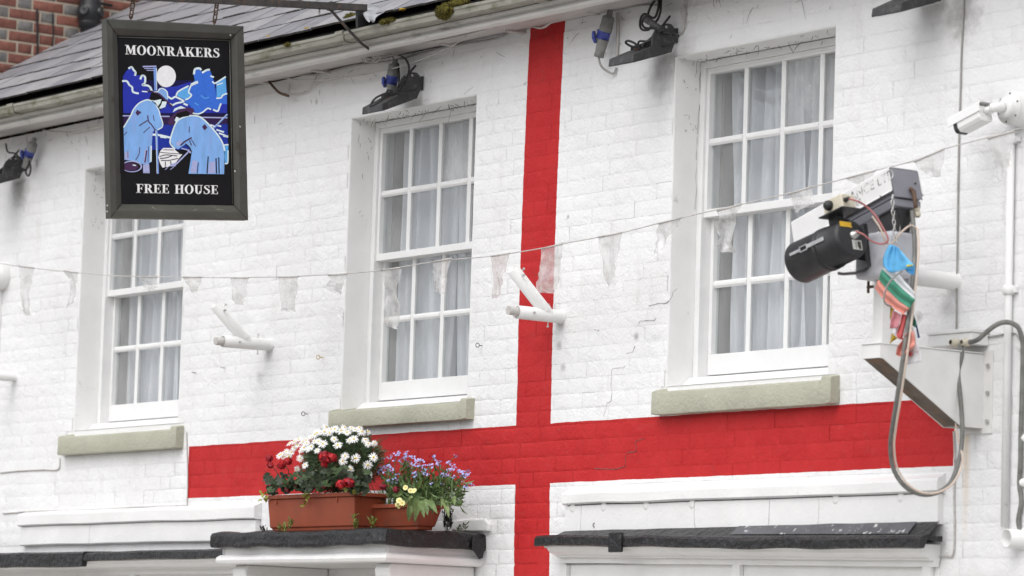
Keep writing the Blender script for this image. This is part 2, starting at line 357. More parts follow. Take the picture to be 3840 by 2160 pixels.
# ================================================================ the setting
g = MB(); g.add([(-150,-150,-.12),(150,-150,-.12),(150,150,-.12),(-150,150,-.12)], [(0,1,2,3)])
tag(g.build('road', M['asphalt']), kind='structure')
g = MB(); g.box((-40,-9.4,-.12), (40,.3,0)); pav = tag(g.build('pavement', M['paving']), kind='structure')  # unseen; made wide and pale to bounce light up under the eaves
kb = MB(); kb.box((-40,-9.55,-.12), (40,-9.403,.004)); tag(kb.build('kerb', M['paving'], bev=.015), kind='structure')

# ---------------------------------------------------------------- the pub: wall and bricks
pub = thing('pub_building', (-1.2, 0, 0), 'white painted brick pub front with a big red cross and slate roof', 'building')
XL, XR, ZT = -6.4, 6.2, 4.86
WIN = [(-4.69, -3.472), (-1.77, -.594), (1.046, 2.217)]
Z0, Z1 = 3.0, 4.57
SILLS = [(-4.785, -3.398, 2.852, 2.978), (-1.807, -.528, 2.902, 3.010), (1.000, 2.296, 2.862, 2.988)]
HOLES = [(a, b, Z0, Z1) for a, b in WIN]
wm = MB()
xs = sorted([XL, XR]+[v for w in WIN for v in w]); YM = .0035
for i in range(len(xs)-1):
    a, b = xs[i], xs[i+1]
    segs = [(0, Z0), (Z1, ZT)] if any(abs(a-w[0]) < 1e-6 for w in WIN) else [(0, ZT)]
    for c, d in segs: wm.add([(a,YM,c),(b,YM,c),(b,YM,d),(a,YM,d)], [(0,1,2,3)])
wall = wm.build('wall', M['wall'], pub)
# plastered window reveals with soft, slightly worn arrises
for a, b in WIN:
    rv = MB(); D = .30; o = .0015
    def jag(p0, p1, ax, n=26):
        out = []
        for i in range(n+1):
            p = Vector(p0).lerp(Vector(p1), i/n); k = noise.noise(p*7)*.0035 + noise.noise(p*31)*.002; out.append((p, k))
        return out
    for xx, sg in ((a, 1), (b, -1)):
        e = jag((xx,0,Z0), (xx,0,Z1), 0)
        rv.sheet([[(xx-sg*.006, .002, p.z) for p, k in e], [(xx+k*.6, -.0015, p.z) for p, k in e], [(xx+sg*.004+k, .006, p.z) for p, k in e], [(xx+sg*.004+k*.5, D, p.z) for p, k in e]] if sg < 0 else
                 [[(xx+sg*.004+k*.5, D, p.z) for p, k in e], [(xx+sg*.004+k, .006, p.z) for p, k in e], [(xx+k*.6, -.0015, p.z) for p, k in e], [(xx-sg*.006, .002, p.z) for p, k in e]])
    e = jag((a,0,Z1), (b,0,Z1), 1)
    rv.sheet([[(p.x, .002, Z1+.006) for p, k in e], [(p.x, -.0015, Z1+k*.6) for p, k in e], [(p.x, .006, Z1-.004+k) for p, k in e], [(p.x, D, Z1-.004+k*.5) for p, k in e]][::-1])
    rv.add([(a,0,Z0),(b,0,Z0),(b,D,Z0+.03),(a,D,Z0+.03)], [(0,1,2,3)])
    rv.build('window_reveal', M['render'], pub)

def brick_mesh(w, h, seed, mat, dep=.006, inset=.008, jz=.0012, soft=False):
    rg = random.Random(seed); nx = 4 if w > .15 else (2 if w > .07 else 1)
    def ring(ins, y, j):
        hw, hh = w/2-ins, h/2-ins; pts = []
        for i in range(nx): pts.append((-hw+2*hw*i/nx, -hh))
        for i in range(2): pts.append((hw, -hh+hh*i))
        for i in range(nx): pts.append((hw-2*hw*i/nx, hh))
        for i in range(2): pts.append((-hw, hh-hh*i))
        return [Vector((x+rg.uniform(-j, j), y+rg.uniform(-.5, .5)*jz, z+rg.uniform(-j, j))) for x, z in pts]
    t = MB(); ins = min(inset*rg.uniform(.75, 1.3), h*.2, w*.25)
    dk = dep*rg.uniform(.15, 1.2) if soft else dep
    r0 = ring(.0003, dk, 0)
    if soft:
        for v in r0:
            if abs(v.z) < h*.3: v.y = dk*rg.uniform(.05, .7)
    r1 = ring(ins, .0004 if soft else rg.uniform(0, jz), ins*.33); r2 = ring(min(ins*1.55, h*.3, w*.35), 0 if soft else rg.uniform(-jz, 0), ins*.25)
    n = len(r0); t.v = r0+r1+r2+[Vector((0, -jz*.5, 0))]
    for a in range(2):
        for k in range(n): t.f.append([a*n+k, a*n+(k+1) % n, (a+1)*n+(k+1) % n, (a+1)*n+k])
    for k in range(n): t.f.append([2*n+k, 2*n+(k+1) % n, 3*n])
    t.s = [True]*len(t.f); t.m = [0]*len(t.f)
    return t
def lay_courses(x0, x1, z0, z1, holes, course=.075, st=.225):
    out = []; row = 0; hd = st/2; z = z0
    while z + course <= z1+.001:
        x = x0 - (0 if row % 2 == 0 else hd*1.5); k = 0
        iv = [(x0, x1)]
        for a, b, c, d in holes:
            if c < z+course*.55 and d > z+course*.45:
                nv = []
                for s, e in iv:
                    if b <= s or a >= e: nv.append((s, e)); continue
                    if a > s: nv.append((s, a))
                    if b < e: nv.append((b, e))
                iv = nv
        while x < x1:
            w = (hd if k % 2 else st)*random.uniform(.97, 1.03)
            for s, e in iv:
                a, b = max(x, s), min(x+w, e)
                if b-a > .022: out.append(((a+b)/2, z+course/2, b-a, k % 2))
            x += w; k += 1
        z += course; row += 1
    return out
EXCL = [(a, b, Z0-.0, Z1) for a, b in WIN] + [(a+.005, b-.005, c, d) for a, b, c, d in SILLS] + [(XL, -2.04, 0, 2.30), (.30, 3.0, 0, 2.30), (-1.95, -.47, 0, 2.2),
        (-5.25, -2.53, 2.31, 2.50), (.31, 2.99, 2.31, 2.50)]
allb = []
for (x, z, w, hdr) in lay_courses(XL, XR, 0, ZT, EXCL):
    px = pixel((x, 0, z)); inv = -20 < px[0] < 3860 and -20 < px[1] < 2180
    allb.append((size_in_view((x,0,z), w, .075) if inv else 0, x, z, w))
allb.sort(reverse=True)
cache = {}; stuff = MB()
for i, (s, x, z, w) in enumerate(allb):
    wq = round(w/.006)*.006; lv = noise.noise(Vector((x*.7, 3, z*.9)))
    smooth_top = 3 if z > 4.45 or lv < -.25 else (2 if z > 3.1 or lv < .0 else 1)
    key = (wq, random.randrange(4), smooth_top)
    if key not in cache:
        cache[key] = brick_mesh(wq, .075, hash(key) & 9999, None, .0008 if smooth_top == 3 else (.0014 if smooth_top == 2 else .0033), .0085, .0004, True)
    t = cache[key]
    if i < 300 and s > 0:
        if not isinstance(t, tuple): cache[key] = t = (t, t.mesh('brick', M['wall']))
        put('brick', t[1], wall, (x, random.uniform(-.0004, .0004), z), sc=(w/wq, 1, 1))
    else:
        tt = t[0] if isinstance(t, tuple) else t; n = len(stuff.v); dy = random.uniform(-.0004, .0004)
        stuff.v += [Vector((v.x*w/wq+x, v.y+dy, v.z+z)) for v in tt.v]
        stuff.f += [[k+n for k in f] for f in tt.f]; stuff.s += tt.s; stuff.m += tt.m
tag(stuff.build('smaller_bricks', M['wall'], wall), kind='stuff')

# ---------------------------------------------------------------- windows
def window(a, b, seed):
    rg = random.Random(seed); Yf = .150
    gl, gr = a+.064, b-.035; bar = .030; pit = (gr-gl+bar)/4
    f = MB()
    f.box((a+.005, Yf, 3.035), (a+.040, .30, 4.562)); f.box((b-.012, Yf, 3.035), (b-.004, .30, 4.562))
    f.box((a+.0405, Yf, 4.528), (b-.0125, .30, 4.562)); f.box((a+.0405, Yf+.012, 4.5125), (b-.0125, .30, 4.5275))
    win = f.build('window', M['sash'], pub, bev=.003)
    t = MB(); t.prism([(a+.005,.085,3.012),(a+.005,.30,3.012),(a+.005,.30,3.058),(a+.005,.13,3.050)], (b-a-.01, 0, 0)); t.build('sub_sill', M['sash'], win, bev=.003)
    def sash(y, zb, zt, rb, rt, zc, nm):
        s = MB(); yb = y+.042; sl = .0235
        s.box((gl-sl, y, zb), (gl, yb, zt)); s.box((gr, y, zb), (gr+sl-.001, yb, zt))
        s.box((gl+.0002, y-.001, zb+.0003), (gr-.0002, yb+.001, zb+rb)); s.box((gl+.0002, y-.001, zt-rt), (gr-.0002, yb+.001, zt-.0003))
        s.build(nm, M['sash'], win, bev=.0025)
        for k in range(1, 4):
            x = gl+k*pit-bar
            t = MB(); t.prism([(x,y+.012,zb+rb),(x+.009,y+.004,zb+rb),(x+bar-.009,y+.004,zb+rb),(x+bar,y+.012,zb+rb),(x+bar*.66,yb-.003,zb+rb),(x+bar*.33,yb-.003,zb+rb)], (0, 0, zt-rt-zb-rb)); t.build('glazing_bar', M['sash'], win)
        for k in range(4):
            x = gl+k*pit
            t = MB(); t.prism([(x,y+.013,zc-.017),(x,y+.005,zc-.006),(x,y+.005,zc+.006),(x,y+.013,zc+.017),(x,yb-.004,zc+.007),(x,yb-.004,zc-.007)], (pit-bar, 0, 0)); t.build('glazing_bar', M['sash'], win)
            for z0, z1 in ((zb+rb, zc-.0065), (zc+.0065, zt-rt)):
                tl = rg.uniform(-.002, .002); tz = rg.uniform(-.002, .002); yy = y+.026
                t = MB(); t.prism([(x-.004,yy+tl,z0-.003),(x+pit-bar+.004,yy-tl,z0-.003),(x+pit-bar+.004,yy-tl+tz,z1+.003),(x-.004,yy+tl+tz,z1+.003)], (0,.003,0)); t.build('pane', M['dusty'] if (z1 > 4.4 and k >= 2) or rg.random() < .08 else M['glass'], win)
    sash(.163, 3.812, 4.513, .038, .013, 4.172, 'upper_sash')
    sash(.209, 3.066, 3.850, .098, .040, 3.497, 'lower_sash')
    # joinery and curtain inside
    l = MB(); l.box((gl-.03, .256, 3.06), (gl-.004, .40, 4.55)); l.box((gr+.006, .256, 3.06), (gr+.03, .40, 4.55)); l.box((gl-.0035, .256, 4.51), (gr+.0055, .40, 4.55)); l.build('lining', M['lining'], win)
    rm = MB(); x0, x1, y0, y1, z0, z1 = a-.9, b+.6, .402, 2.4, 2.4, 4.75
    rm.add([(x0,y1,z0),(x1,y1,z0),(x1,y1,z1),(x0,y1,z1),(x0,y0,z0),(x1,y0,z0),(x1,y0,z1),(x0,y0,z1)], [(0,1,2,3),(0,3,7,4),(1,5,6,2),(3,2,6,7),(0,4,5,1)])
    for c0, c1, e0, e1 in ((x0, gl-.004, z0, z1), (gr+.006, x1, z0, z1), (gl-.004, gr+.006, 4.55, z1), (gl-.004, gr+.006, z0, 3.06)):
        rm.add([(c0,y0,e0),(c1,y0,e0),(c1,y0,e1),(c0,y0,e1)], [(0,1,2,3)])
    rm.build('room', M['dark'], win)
    for part in (0, 1):
        cu = MB(); rows = []; ph = rg.uniform(0, 6)
        xa, xb = (gl+.035, (gl+gr)/2+.02) if part == 0 else ((gl+gr)/2-.04, gr-.03)
        for j in range(25):
            z = 3.02+(4.60-3.02)*j/24; row = []
            g0 = (1-j/24)
            for i in range(97):
                u = i/96; x = xa+(xb-xa)*u
                x += g0*(.05*math.sin(u*5+ph) + .10*(u-.5)*(1 if seed % 2 else -.4))
                fold = math.sin(u*34+ph+1.6*math.sin(u*7+ph)+.5*noise.noise(Vector((u*3, z*1.2, seed))))
                y = .358+.044*fold*(1-.25*g0)+.014*math.sin(u*83+ph*2)+.02*noise.noise(Vector((u*5, z*1.5, seed*3.1)))
                row.append((x, y-.04+.0*part, z))
            rows.append(row)
        cu.sheet(rows); cu.build('curtain', M['net'], win)
    return win
for k, (a, b) in enumerate(WIN): window(a, b, k+3)

# ---------------------------------------------------------------- sage sills
for k, (a, b, z0, z1) in enumerate(SILLS):
    n = 30; g = []
    wa, wb = WIN[k]
    def top(x): return z1-.004 + (.020 if x > wb+.012 else (.012 if x < wa+.004 else 0))
    prof = lambda x: [(.10, z0+.004), (-.052, z0), (-.056, z0+.003), (-.057, z0+.006), (-.056, top(x)-.022), (-.054, top(x)-.018), (-.050, top(x)-.015), (.10, top(x)+.012)]
    xx = [a+(b-a)*i/n for i in range(n+1)] + [wb+.010, wb+.022, wa+.0, wa+.010]; xx = sorted(set(round(v, 4) for v in xx))
    rows = []
    for x in xx:
        e = min(1, min(x-a, b-x)/.008+.0); rr = .005*(1-e)
        row = []
        for (y, z) in prof(x):
            d = noise.noise(Vector((x*9, y*9, z*14)))*.0028+noise.noise(Vector((x*30, 3, z*40)))*.0012
            row.append((x, y+rr+d, z+(d*.6)+(-rr if z > (z0+z1)/2 else rr)))
        rows.append(row)
    s = MB(); s.sheet(rows)
    s.poly(rows[0]); s.poly(rows[-1][::-1]); s.build('window_sill', M['sage'], pub)

# ---------------------------------------------------------------- roof
TH = R(31.2); ES = Vector((0, math.cos(TH), math.sin(TH))); EN = Vector((0, -math.sin(TH), math.cos(TH))); RO = Vector((0, -.275, 5.0))
rf = MB(); rf.obox(RO+Vector((XL, 0, 0))-EN*.03+ES*.05, (XR-XL, 0, 0), ES*2.5, -EN*.02)
roof = rf.build('roof', M['shadeblack'], pub)
sm = {}
def slate_mesh(v):
    t = MB(); rg = random.Random(v); n = 5; W, L, T = .262, .34, .011
    fr = [(-W/2+W*i/n, rg.uniform(-.004, .004)) for i in range(n+1)]
    topv = [Vector((x, 0, 0))+ES*dy+EN*T for x, dy in fr]; botv = [p-EN*T for p in topv]
    bk = [Vector((-W/2, 0, 0))+ES*L, Vector((W/2, 0, 0))+ES*L]
    t.add(topv+[bk[1]+EN*.002, bk[0]+EN*.002], [tuple(range(n+3))])
    t.add(botv+topv, [(i, i+1, n+2+i, n+1+i) for i in range(n)], False, 1)
    t.add([botv[0], topv[0], bk[0]+EN*.002, botv[-1], topv[-1], bk[1]+EN*.002], [(0, 1, 2), (3, 5, 4)])
    return t
sl = []
for r_ in range(10):
    s0 = .25*r_; x = XL - (0 if r_ % 2 else .131)
    while x < XR:
        c = RO + Vector((x+.131, 0, -.0065*(x+2.3)*.5)) + ES*s0; px = pixel(c+ES*.12)
        if x > XL-.14: sl.append((size_in_view(c, .262, .1) if -40 < px[0] < 3880 and -60 < px[1] < 600 else 0, c, r_))
        x += .2655
sl.sort(key=lambda e: -e[0]); rest = MB(); base = [slate_mesh(v) for v in range(6)]; mks = {}
for i, (s, c, r_) in enumerate(sl):
    v = random.randrange(6); mm = random.choice(['slate', 'slate', 'slate2', 'slate3'] if r_ > 1 else ['slate', 'slate2', 'slate2', 'slate3'])
    lift = EN*(.013+random.uniform(0, .006)); rot = random.uniform(-.012, .012)
    if s > 0 and i < 300:
        if (v, mm) not in mks: mks[(v, mm)] = base[v].mesh('slate', [M[mm], M['slateedge']])
        put('slate', mks[(v, mm)], roof, c+lift, rot=Matrix.Rotation(rot, 4, EN).to_quaternion())
    else:
        n = len(rest.v); rest.v += [p+c+lift for p in base[v].v]; rest.f += [[k+n for k in f] for f in base[v].f]; rest.s += base[v].s; rest.m += base[v].m
if rest.v: tag(rest.build('hidden_slates', [M['slate'], M['slateedge']], roof), kind='stuff')
rd = MB(); rd.tube([(XL, 1.9, 6.33), (XR, 1.9, 6.33)], .09, 10); rd.build('ridge', M['slate'], roof)
bk = MB(); bk.add([(XL,1.9,6.27),(XR,1.9,6.27),(XR,5.5,4.2),(XL,5.5,4.2)], [(0,3,2,1)]); bk.build('back_slope', M['slate'], roof)
bw = MB(); bw.box((XL+.01, 2.45, 0), (XR, 5.4, 4.6)); bw.build('rear_block', M['render'], pub)

# ---------------------------------------------------------------- eaves: soffit, moulded fascia, gutter
def run(prof, x0, x1, n, wob=.003, sc=2.0):
    rows = []
    for i in range(n+1):
        x = x0+(x1-x0)*i/n
        rows.append([(x, y+wob*noise.noise(Vector((x*sc, y*5, 1))), z+wob*noise.noise(Vector((x*sc, 7, z*5)))) for y, z in prof])
    return rows
GX0, GX1 = XL, XR
def dip(x): return -.0065*(x+2.3)*.5          # the eaves drop slightly to the right
def eave(nm, prof, mat, n=60, wob=.003, closed=False):
    t = MB(); rows = run(prof, GX0, GX1, n, wob)
    rows = [[(x, y, z+dip(x)) for x, y, z in r] for r in rows]
    t.sheet(rows, smooth=False); return t.build(nm, mat, pub)
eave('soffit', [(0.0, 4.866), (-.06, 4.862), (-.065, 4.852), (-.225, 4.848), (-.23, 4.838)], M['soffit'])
eave('fascia_moulding', [(-.23, 4.838), (-.262, 4.832), (-.275, 4.842), (-.277, 4.856), (-.262, 4.862), (-.258, 4.872), (-.284, 4.880), (-.288, 4.893), (-.272, 4.902), (-.258, 4.905), (-.258, 4.96)], M['eaves'])
gt = MB(); prof = [(-.262, 4.950), (-.262, 4.905), (-.30, 4.893), (-.345, 4.895), (-.352, 4.902), (-.356, 4.924), (-.361, 4.930), (-.361, 4.944), (-.354, 4.946)]
rows = [[(x, y, z+dip(x)) for x, y, z in r] for r in run(prof, GX0, GX1, 80, .003)]; gt.sheet(rows, smooth=False)
gutter = gt.build('gutter', M['gutter'], pub)
gi = MB(); rows = [[(x, y, z+dip(x)) for x, y, z in r] for r in run([(-.353, 4.944), (-.350, 4.926), (-.300, 4.922), (-.264, 4.932), (-.255, 4.985)], GX0, GX1, 40, .004)]; gi.sheet(rows)
gi.build('shade_lining', M['shadeblack'], gutter)  # inner faces blackened to paint in the shade inside the gutter
for px in (q(1,0,850,420), q(0,0,110,1120), q(2,0,250,10)):
    x = P(px[0], px[1], -.355).x; t = MB()
    t.sheet([[(xx, y-.006 if y < -.28 else y, z+dip(x)+(-.004 if z < 4.91 else .003)) for y, z in prof] for xx in (x-.035, x+.035)], smooth=False); t.build('union_joint', M['gutter'], gutter, solid=.006)

# cobwebs and loose fibres in the sheltered corners
cw = MB(); rgc = random.Random(5)
def strand(p, L, r=.0009):
    d = Vector((rgc.gauss(0,1), -.05, rgc.gauss(0,.8))).normalized(); e = Vector((rgc.gauss(0,1), 0, rgc.gauss(0,1)))*.7
    cw.tube([p+d*L*k/4+e*L*(k/4)**2-Vector((0, .004, 0)) for k in range(5)], [r*.6, r, r*1.2, r, r*.4], 4)
for i in range(190):
    z = 4.86-abs(rgc.gauss(0, .11)); x = rgc.uniform(-6.0, 3.6)
    if not any(a-.02 < x < b+.02 and z < Z1 for a, b in WIN): strand(Vector((x, 0, z)), rgc.uniform(.012, .05), rgc.uniform(.0004, .0010))
for a, b in WIN:
    for i in range(46): strand(Vector((rgc.uniform(a+.02, b-.02), rgc.uniform(.02, .148), Z1-.010-abs(rgc.gauss(0,.006)))), rgc.uniform(.012, .05), rgc.uniform(.0006, .0014))
    for i in range(14): strand(Vector((a+.012, rgc.uniform(.05, .14), Z1-abs(rgc.gauss(0,.25)))), rgc.uniform(.01, .03))
tag(cw.build('cobwebs', M['crack'], wall), kind='stuff')
# ---------------------------------------------------------------- plaster bands, cornices and their lead
def strip(x0, x1, prof, n, wob=.004, sc=3, ends=True, tw=None):
    t = MB(); rows = []
    for i in range(n+1):
        x = x0+(x1-x0)*i/n
        rows.append([(x, y+wob*noise.noise(Vector((x*sc, z*9, 4))), z+wob*noise.noise(Vector((x*sc*.8, y*8, 9)))+(tw(x) if tw else 0)) for y, z in prof])
    t.sheet(rows, smooth=False)
    if ends: t.poly(rows[0]); t.poly(rows[-1][::-1])
    return t
strip(.305, 3.005, [(.01,2.452),(-.042,2.458),(-.050,2.464),(-.050,2.505),(-.046,2.516),(.01,2.545)], 40, .005).build('plaster_band', M['render'], pub)
strip(-5.25, -2.53, [(.01,2.436),(-.042,2.440),(-.050,2.446),(-.050,2.502),(-.046,2.512),(.01,2.532)], 40, .005).build('plaster_band', M['render'], pub)
for (a, b) in ((.315, .44), (.443, 1.862), (1.866, 2.99)):
    strip(a, b, [(.01,2.322),(-.026,2.322),(-.030,2.328),(-.030,2.4515),(.01,2.4515)], 8, .003).build('plaster_panel', M['render'], pub, bev=.002)
for (a, b) in ((-5.24, -4.39), (-4.386, -2.54)):
    strip(a, b, [(.01,2.322),(-.026,2.322),(-.032,2.328),(-.030,2.4355),(.01,2.4355)], 8, .005).build('plaster_panel', M['render'], pub, bev=.002)
for x in (.37, .62, .95, 1.3, 2.32, 2.75): 
    t = MB(); t.lathe([(.024,-.003),(.020,.001),(.012,.003),(0,.0035)], (x, -.030, 2.440), (0,-1,0), 12); t.build('plaster_blob', M['render'], pub)
def cornice(x0, x1, zt, dep, tw=None):
    # moulded timber, then folded lead over it
    mp = [(.0,zt-.125),(-.035,zt-.125),(-.036,zt-.100),(-.060,zt-.098),(-.062,zt-.090),(-dep*.62,zt-.082),(-dep*.74,zt-.070),(-dep*.80,zt-.058),(-dep*.92,zt-.054),(-dep*.93,zt-.030),(0,zt-.030)]
    strip(x0+.02, x1-.02, mp, 30, .003, tw=tw).build('cornice', M['trim'], pub)
    lp = [(-dep*.90,zt-.050),(-dep-.004,zt-.052),(-dep-.012,zt-.044),(-dep-.010,zt-.012),(-dep+.004,zt-.001),(-dep+.03,zt+.000),(-.030,zt+.004),(-.030,zt-.020),(-dep+.03,zt-.012)]
    return lp
SLOPE = lambda x: -.038*(x-.3)/2.7
lp = cornice(.27, 3.0, 2.302, .145, SLOPE)
lead = strip(.245, 3.02, lp, 70, .008, 5, True, lambda x: SLOPE(x)+.004*math.sin(x*2.3)).build('lead_flashing', M['lead'], pub)
rows = [[(x, -.128, 2.300+SLOPE(x)+.004*math.sin(x*2.3)), (x, -.085, 2.306+SLOPE(x)*.8), (x, -.034, 2.330+.004*noise.noise(Vector((x*5,0,0)))), (x, -.022, 2.334)] for x in [.31+2.69*i/60 for i in range(61)]]
t = MB(); t.sheet(rows, smooth=True); t.build('lead_apron', M['lead'], lead)
t = MB(); t.sheet([[Vector(p)+Vector((0,-.002,.003)) for p in r[1:3]] for r in rows[30:58]]); t.build('paint_splash', M['leadw'], lead)
a = P(*q(2,3,985,1080), -.16).x; b = P(*q(2,3,1112,1080), -.16).x
t = MB(); t.box((a, -.172, 2.216), (b, -.152, 2.310)); t.build('lead_clip', M['lead'], lead, bev=.006)
lp = cornice(-6.3, -2.06, 2.266, .20)
strip(-4.20, -2.05, lp, 50, .010, 4, True, lambda x: .006*math.sin(x*1.7)).build('lead_flashing', M['lead'], pub)
lp = [(y-.004 if y < -.1 else y, z-.030 if z < 2.225 else z+.008) for y, z in lp]
strip(-6.35, -4.13, lp, 50, .010, 4, True, lambda x: .004*math.sin(x*1.7)).build('lead_flashing', M['lead'], pub)
# boarded fronts below the cornices
for (x0, x1, bars) in ((.285, 2.98, (.285, 1.612, 2.90)), (-6.3, -2.06, (-6.3, -4.6, -3.9, -2.3))):
    t = MB(); t.box((x0, -.006, .02), (x1, .02, 2.1675)); pb = t.build('shopfront_board', M['trim'], pub, bev=.002)
    for x in bars:
        t = MB(); t.box((x, -.034, .02), (x+.052, -.0065, 2.1670)); t.build('pilaster', M['trim'], pb, bev=.004)
# ---------------------------------------------------------------- door hood that carries the planters
HX0, HX1, HY, HZ = -2.03, -.405, -.585, 2.325
t = MB(); t.box((HX0+.06, HY+.06, 2.163), (HX1-.06, .0, 2.200)); t.box((HX0+.035, HY+.035, 2.2005), (HX1-.035, .0, 2.300))
hood = t.build('door_hood', M['trim'], pub, bev=.004)
def hood_run(prof, mat, nm, wob, sc=6, n=28, bev=0, sag=0):     # profile swept round three sides
    path = [Vector((HX0,0,0)), Vector((HX0,HY,0)), Vector((HX1,HY,0)), Vector((HX1,0,0))]
    t = MB(); rows = []
    dirs = [Vector((-1,0,0)), Vector((0,-1,0)), Vector((1,0,0))]
    for k in range(3):
        for i in range(n+1):
            u = i/n; p = path[k].lerp(path[k+1], u)
            nrm = dirs[k]
            if i == 0 and k > 0: nrm = dirs[k-1]+dirs[k]
            if i == n and k < 2: nrm = dirs[k]+dirs[k+1]
            if i == 0 and k > 0: continue
            row = []
            for o, z in prof:
                v = p+nrm*o; w = noise.noise(Vector((v.x*sc, v.y*sc, z*12)))
                row.append((v.x+nrm.x*wob*w, v.y+nrm.y*wob*w, z+wob*.9*noise.noise(Vector((v.x*sc*.7, v.y*sc*.7, z*6+5)))))
            rows.append(row)
    t.sheet(rows, smooth=False); t.poly(rows[0]); t.poly(rows[-1][::-1]); return t.build(nm, mat, hood, bev=bev)
hood_run([(-.06,2.163),(-.020,2.163),(-.008,2.170),(-.002,2.184),(-.006,2.200),(-.020,2.212),(-.040,2.214),(-.040,2.262),(-.06,2.262)][::-1], M['trim'], 'hood_moulding', .0015)
hl = hood_run([(-.030,2.258),(.008,2.244),(.018,2.248),(.021,2.262),(.017,2.306),(.010,2.322),(-.012,2.330),(-.06,2.3305)][::-1], M['lead'], 'hood_lead', .011, 9, 40)
t = MB(); t.box((HX0+.03, HY+.03, 2.3235), (HX1-.03, -.002, 2.3285)); t.build('hood_top', M['lead'], hood)
# torn lead flap at the wall end of the hood
t = MB(); pts = [q(1,3,*p) for p in ((2170,1040),(2290,1110),(2300,1150),(2275,1265),(2240,1280),(2190,1200),(2165,1190))]
t.prism([PX(x, y, HX1+.030) for x, y in pts], (.006, 0, 0)); t.build('torn_flap', M['lead'], hood)
# console brackets
for xb in (HX1-.20, HX0+.07):
    pf = [(-.002,2.1625),(-.50,2.1625),(-.52,2.135),(-.515,2.10),(-.49,2.07),(-.46,2.055),(-.47,2.02),(-.45,1.97),(-.40,1.93),(-.34,1.90),(-.28,1.85),(-.24,1.78),(-.22,1.68),(-.18,1.60),(-.10,1.56),(-.002,1.55)]
    t = MB(); t.prism([(xb, y, z) for y, z in pf], (.13, 0, 0)); t.build('console_bracket', M['trim'], hood, bev=.008)
t = MB(); t.box((HX0+.1, .002, 0), (HX1-.1, .03, 2.16)); t.build('door_surround', M['trim'], pub)
t = MB(); t.box((-1.65, -.02, .02), (-.75, .0015, 2.02)); d = t.build('door', M['frame'], pub, bev=.004)
for zz in ((.25, .95), (1.1, 1.85)):
    for xx in ((-1.55, -1.24), (-1.16, -.85)):
        t = MB(); t.box((xx[0], -.030, zz[0]), (xx[1], -.0205, zz[1])); t.build('door_panel', M['frame'], d, bev=.006)
# loose plaster lump beside the planter
t = MB(); pts = [P(*q(1,3,*p), -.0) for p in ((1990,940),(2010,890),(2180,875),(2330,872),(2375,920),(2370,1000),(2200,1005),(2000,995))]
t.prism(pts, (0,-.022,0)); t.build('loose_plaster', M['render'], pub, bev=.008)

# ---------------------------------------------------------------- cracks in the wall
def crack(pts, w=.0032, nm='crack'):
    t = MB(); c = []
    for i in range(len(pts)-1):
        a, b = Vector(pts[i]), Vector(pts[i+1]); n = max(2, int((b-a).length/.02))
        for k in range(n):
            p = a.lerp(b, k/n); c.append(p+Vector((noise.noise(p*35)*.006, 0, noise.noise(p*35+Vector((9,0,0)))*.006)))
    c.append(Vector(pts[-1])); t.tube(c, [w*.34*(.3+.9*abs(noise.noise(p*17))) for p in c], 4); return t.build(nm, M['crack'], wall)
F = -.0015
crack([P(*q(2,2,x,y), F) for x, y in ((1660,0),(1625,40),(1605,95),(1560,150),(1470,155),(1375,180))], .006)
crack([P(*q(2,2,x,y), F) for x, y in ((1450,300),(1430,330),(1290,325),(1275,355))], .006)
crack([P(*q(2,2,x,y), F) for x, y in ((1240,580),(1215,640),(1150,660))], .004)
crack([P(*q(2,2,x,y), F) for x, y in ((1140,780),(1120,805),(1015,810),(1000,850),(995,1000),(1005,1050),(995,1140),(955,1160),(945,1230),(920,1290))], .004)
crack([P(*q(2,3,x,y), F) for x, y in ((1340,60),(1240,100),(1255,195),(1150,215),(1140,345),(1040,375),(830,365))], .007)
crack([P(*q(1,0,x,y), F) for x, y in ((2090,960),(2140,900),(2190,870))], .003)
crack([P(*q(3,3,x,y), -.031) for x, y in ((510,660),(512,850),(495,950))], .003)
crack([P(*q(2,3,x,y), -.031) for x, y in ((1838,700),(1832,830),(1842,960),(1836,1010))], .003)
crack([PX(*q(2,0,x,y), 1.052) for x, y in ((1900,690),(1890,800),(1895,1000),(1875,1180),(1860,1449))], .006, 'frame_gap')
crack([PX(*q(2,1,x,y), 1.052) for x, y in ((1865,0),(1852,120),(1860,220),(1845,340),(1858,460),(1840,660))], .004, 'frame_gap')

# ---------------------------------------------------------------- neighbouring brick house: gable wall behind the roof
GX = -6.41
nh = thing('brick_house', (GX-2.5, 3, 0), 'red brick house with grey headers rising behind the slate roof', 'building')
t = MB(); t.box((GX-6, -.1, 0), (GX+.0, 7, 8.2)); gw = t.build('wall', M['mortar'], nh)
t = MB(); t.prism([(GX-6.2,-.3,8.2),(GX-6.2,7.2,8.2),(GX-6.2,3.45,10.6)], (6.4,0,0)); t.build('roof', M['slate'], nh)
bl = []
for (yy, z, w, hdr) in lay_courses(0, 3.4, 4.87, 7.4, [], .0735, .226):
    px = pixel((GX, yy, z)); inv = -30 < px[0] < 700 and -40 < px[1] < 330
    bl.append((size_in_view((GX, yy, z), w, .07) if inv else 0, yy, z, w, hdr))
bl.sort(reverse=True); gc = {}; st = {k: MB() for k in ('brickr', 'brickr2', 'brickg')}
RZ = Matrix.Rotation(R(90), 4, 'Z')
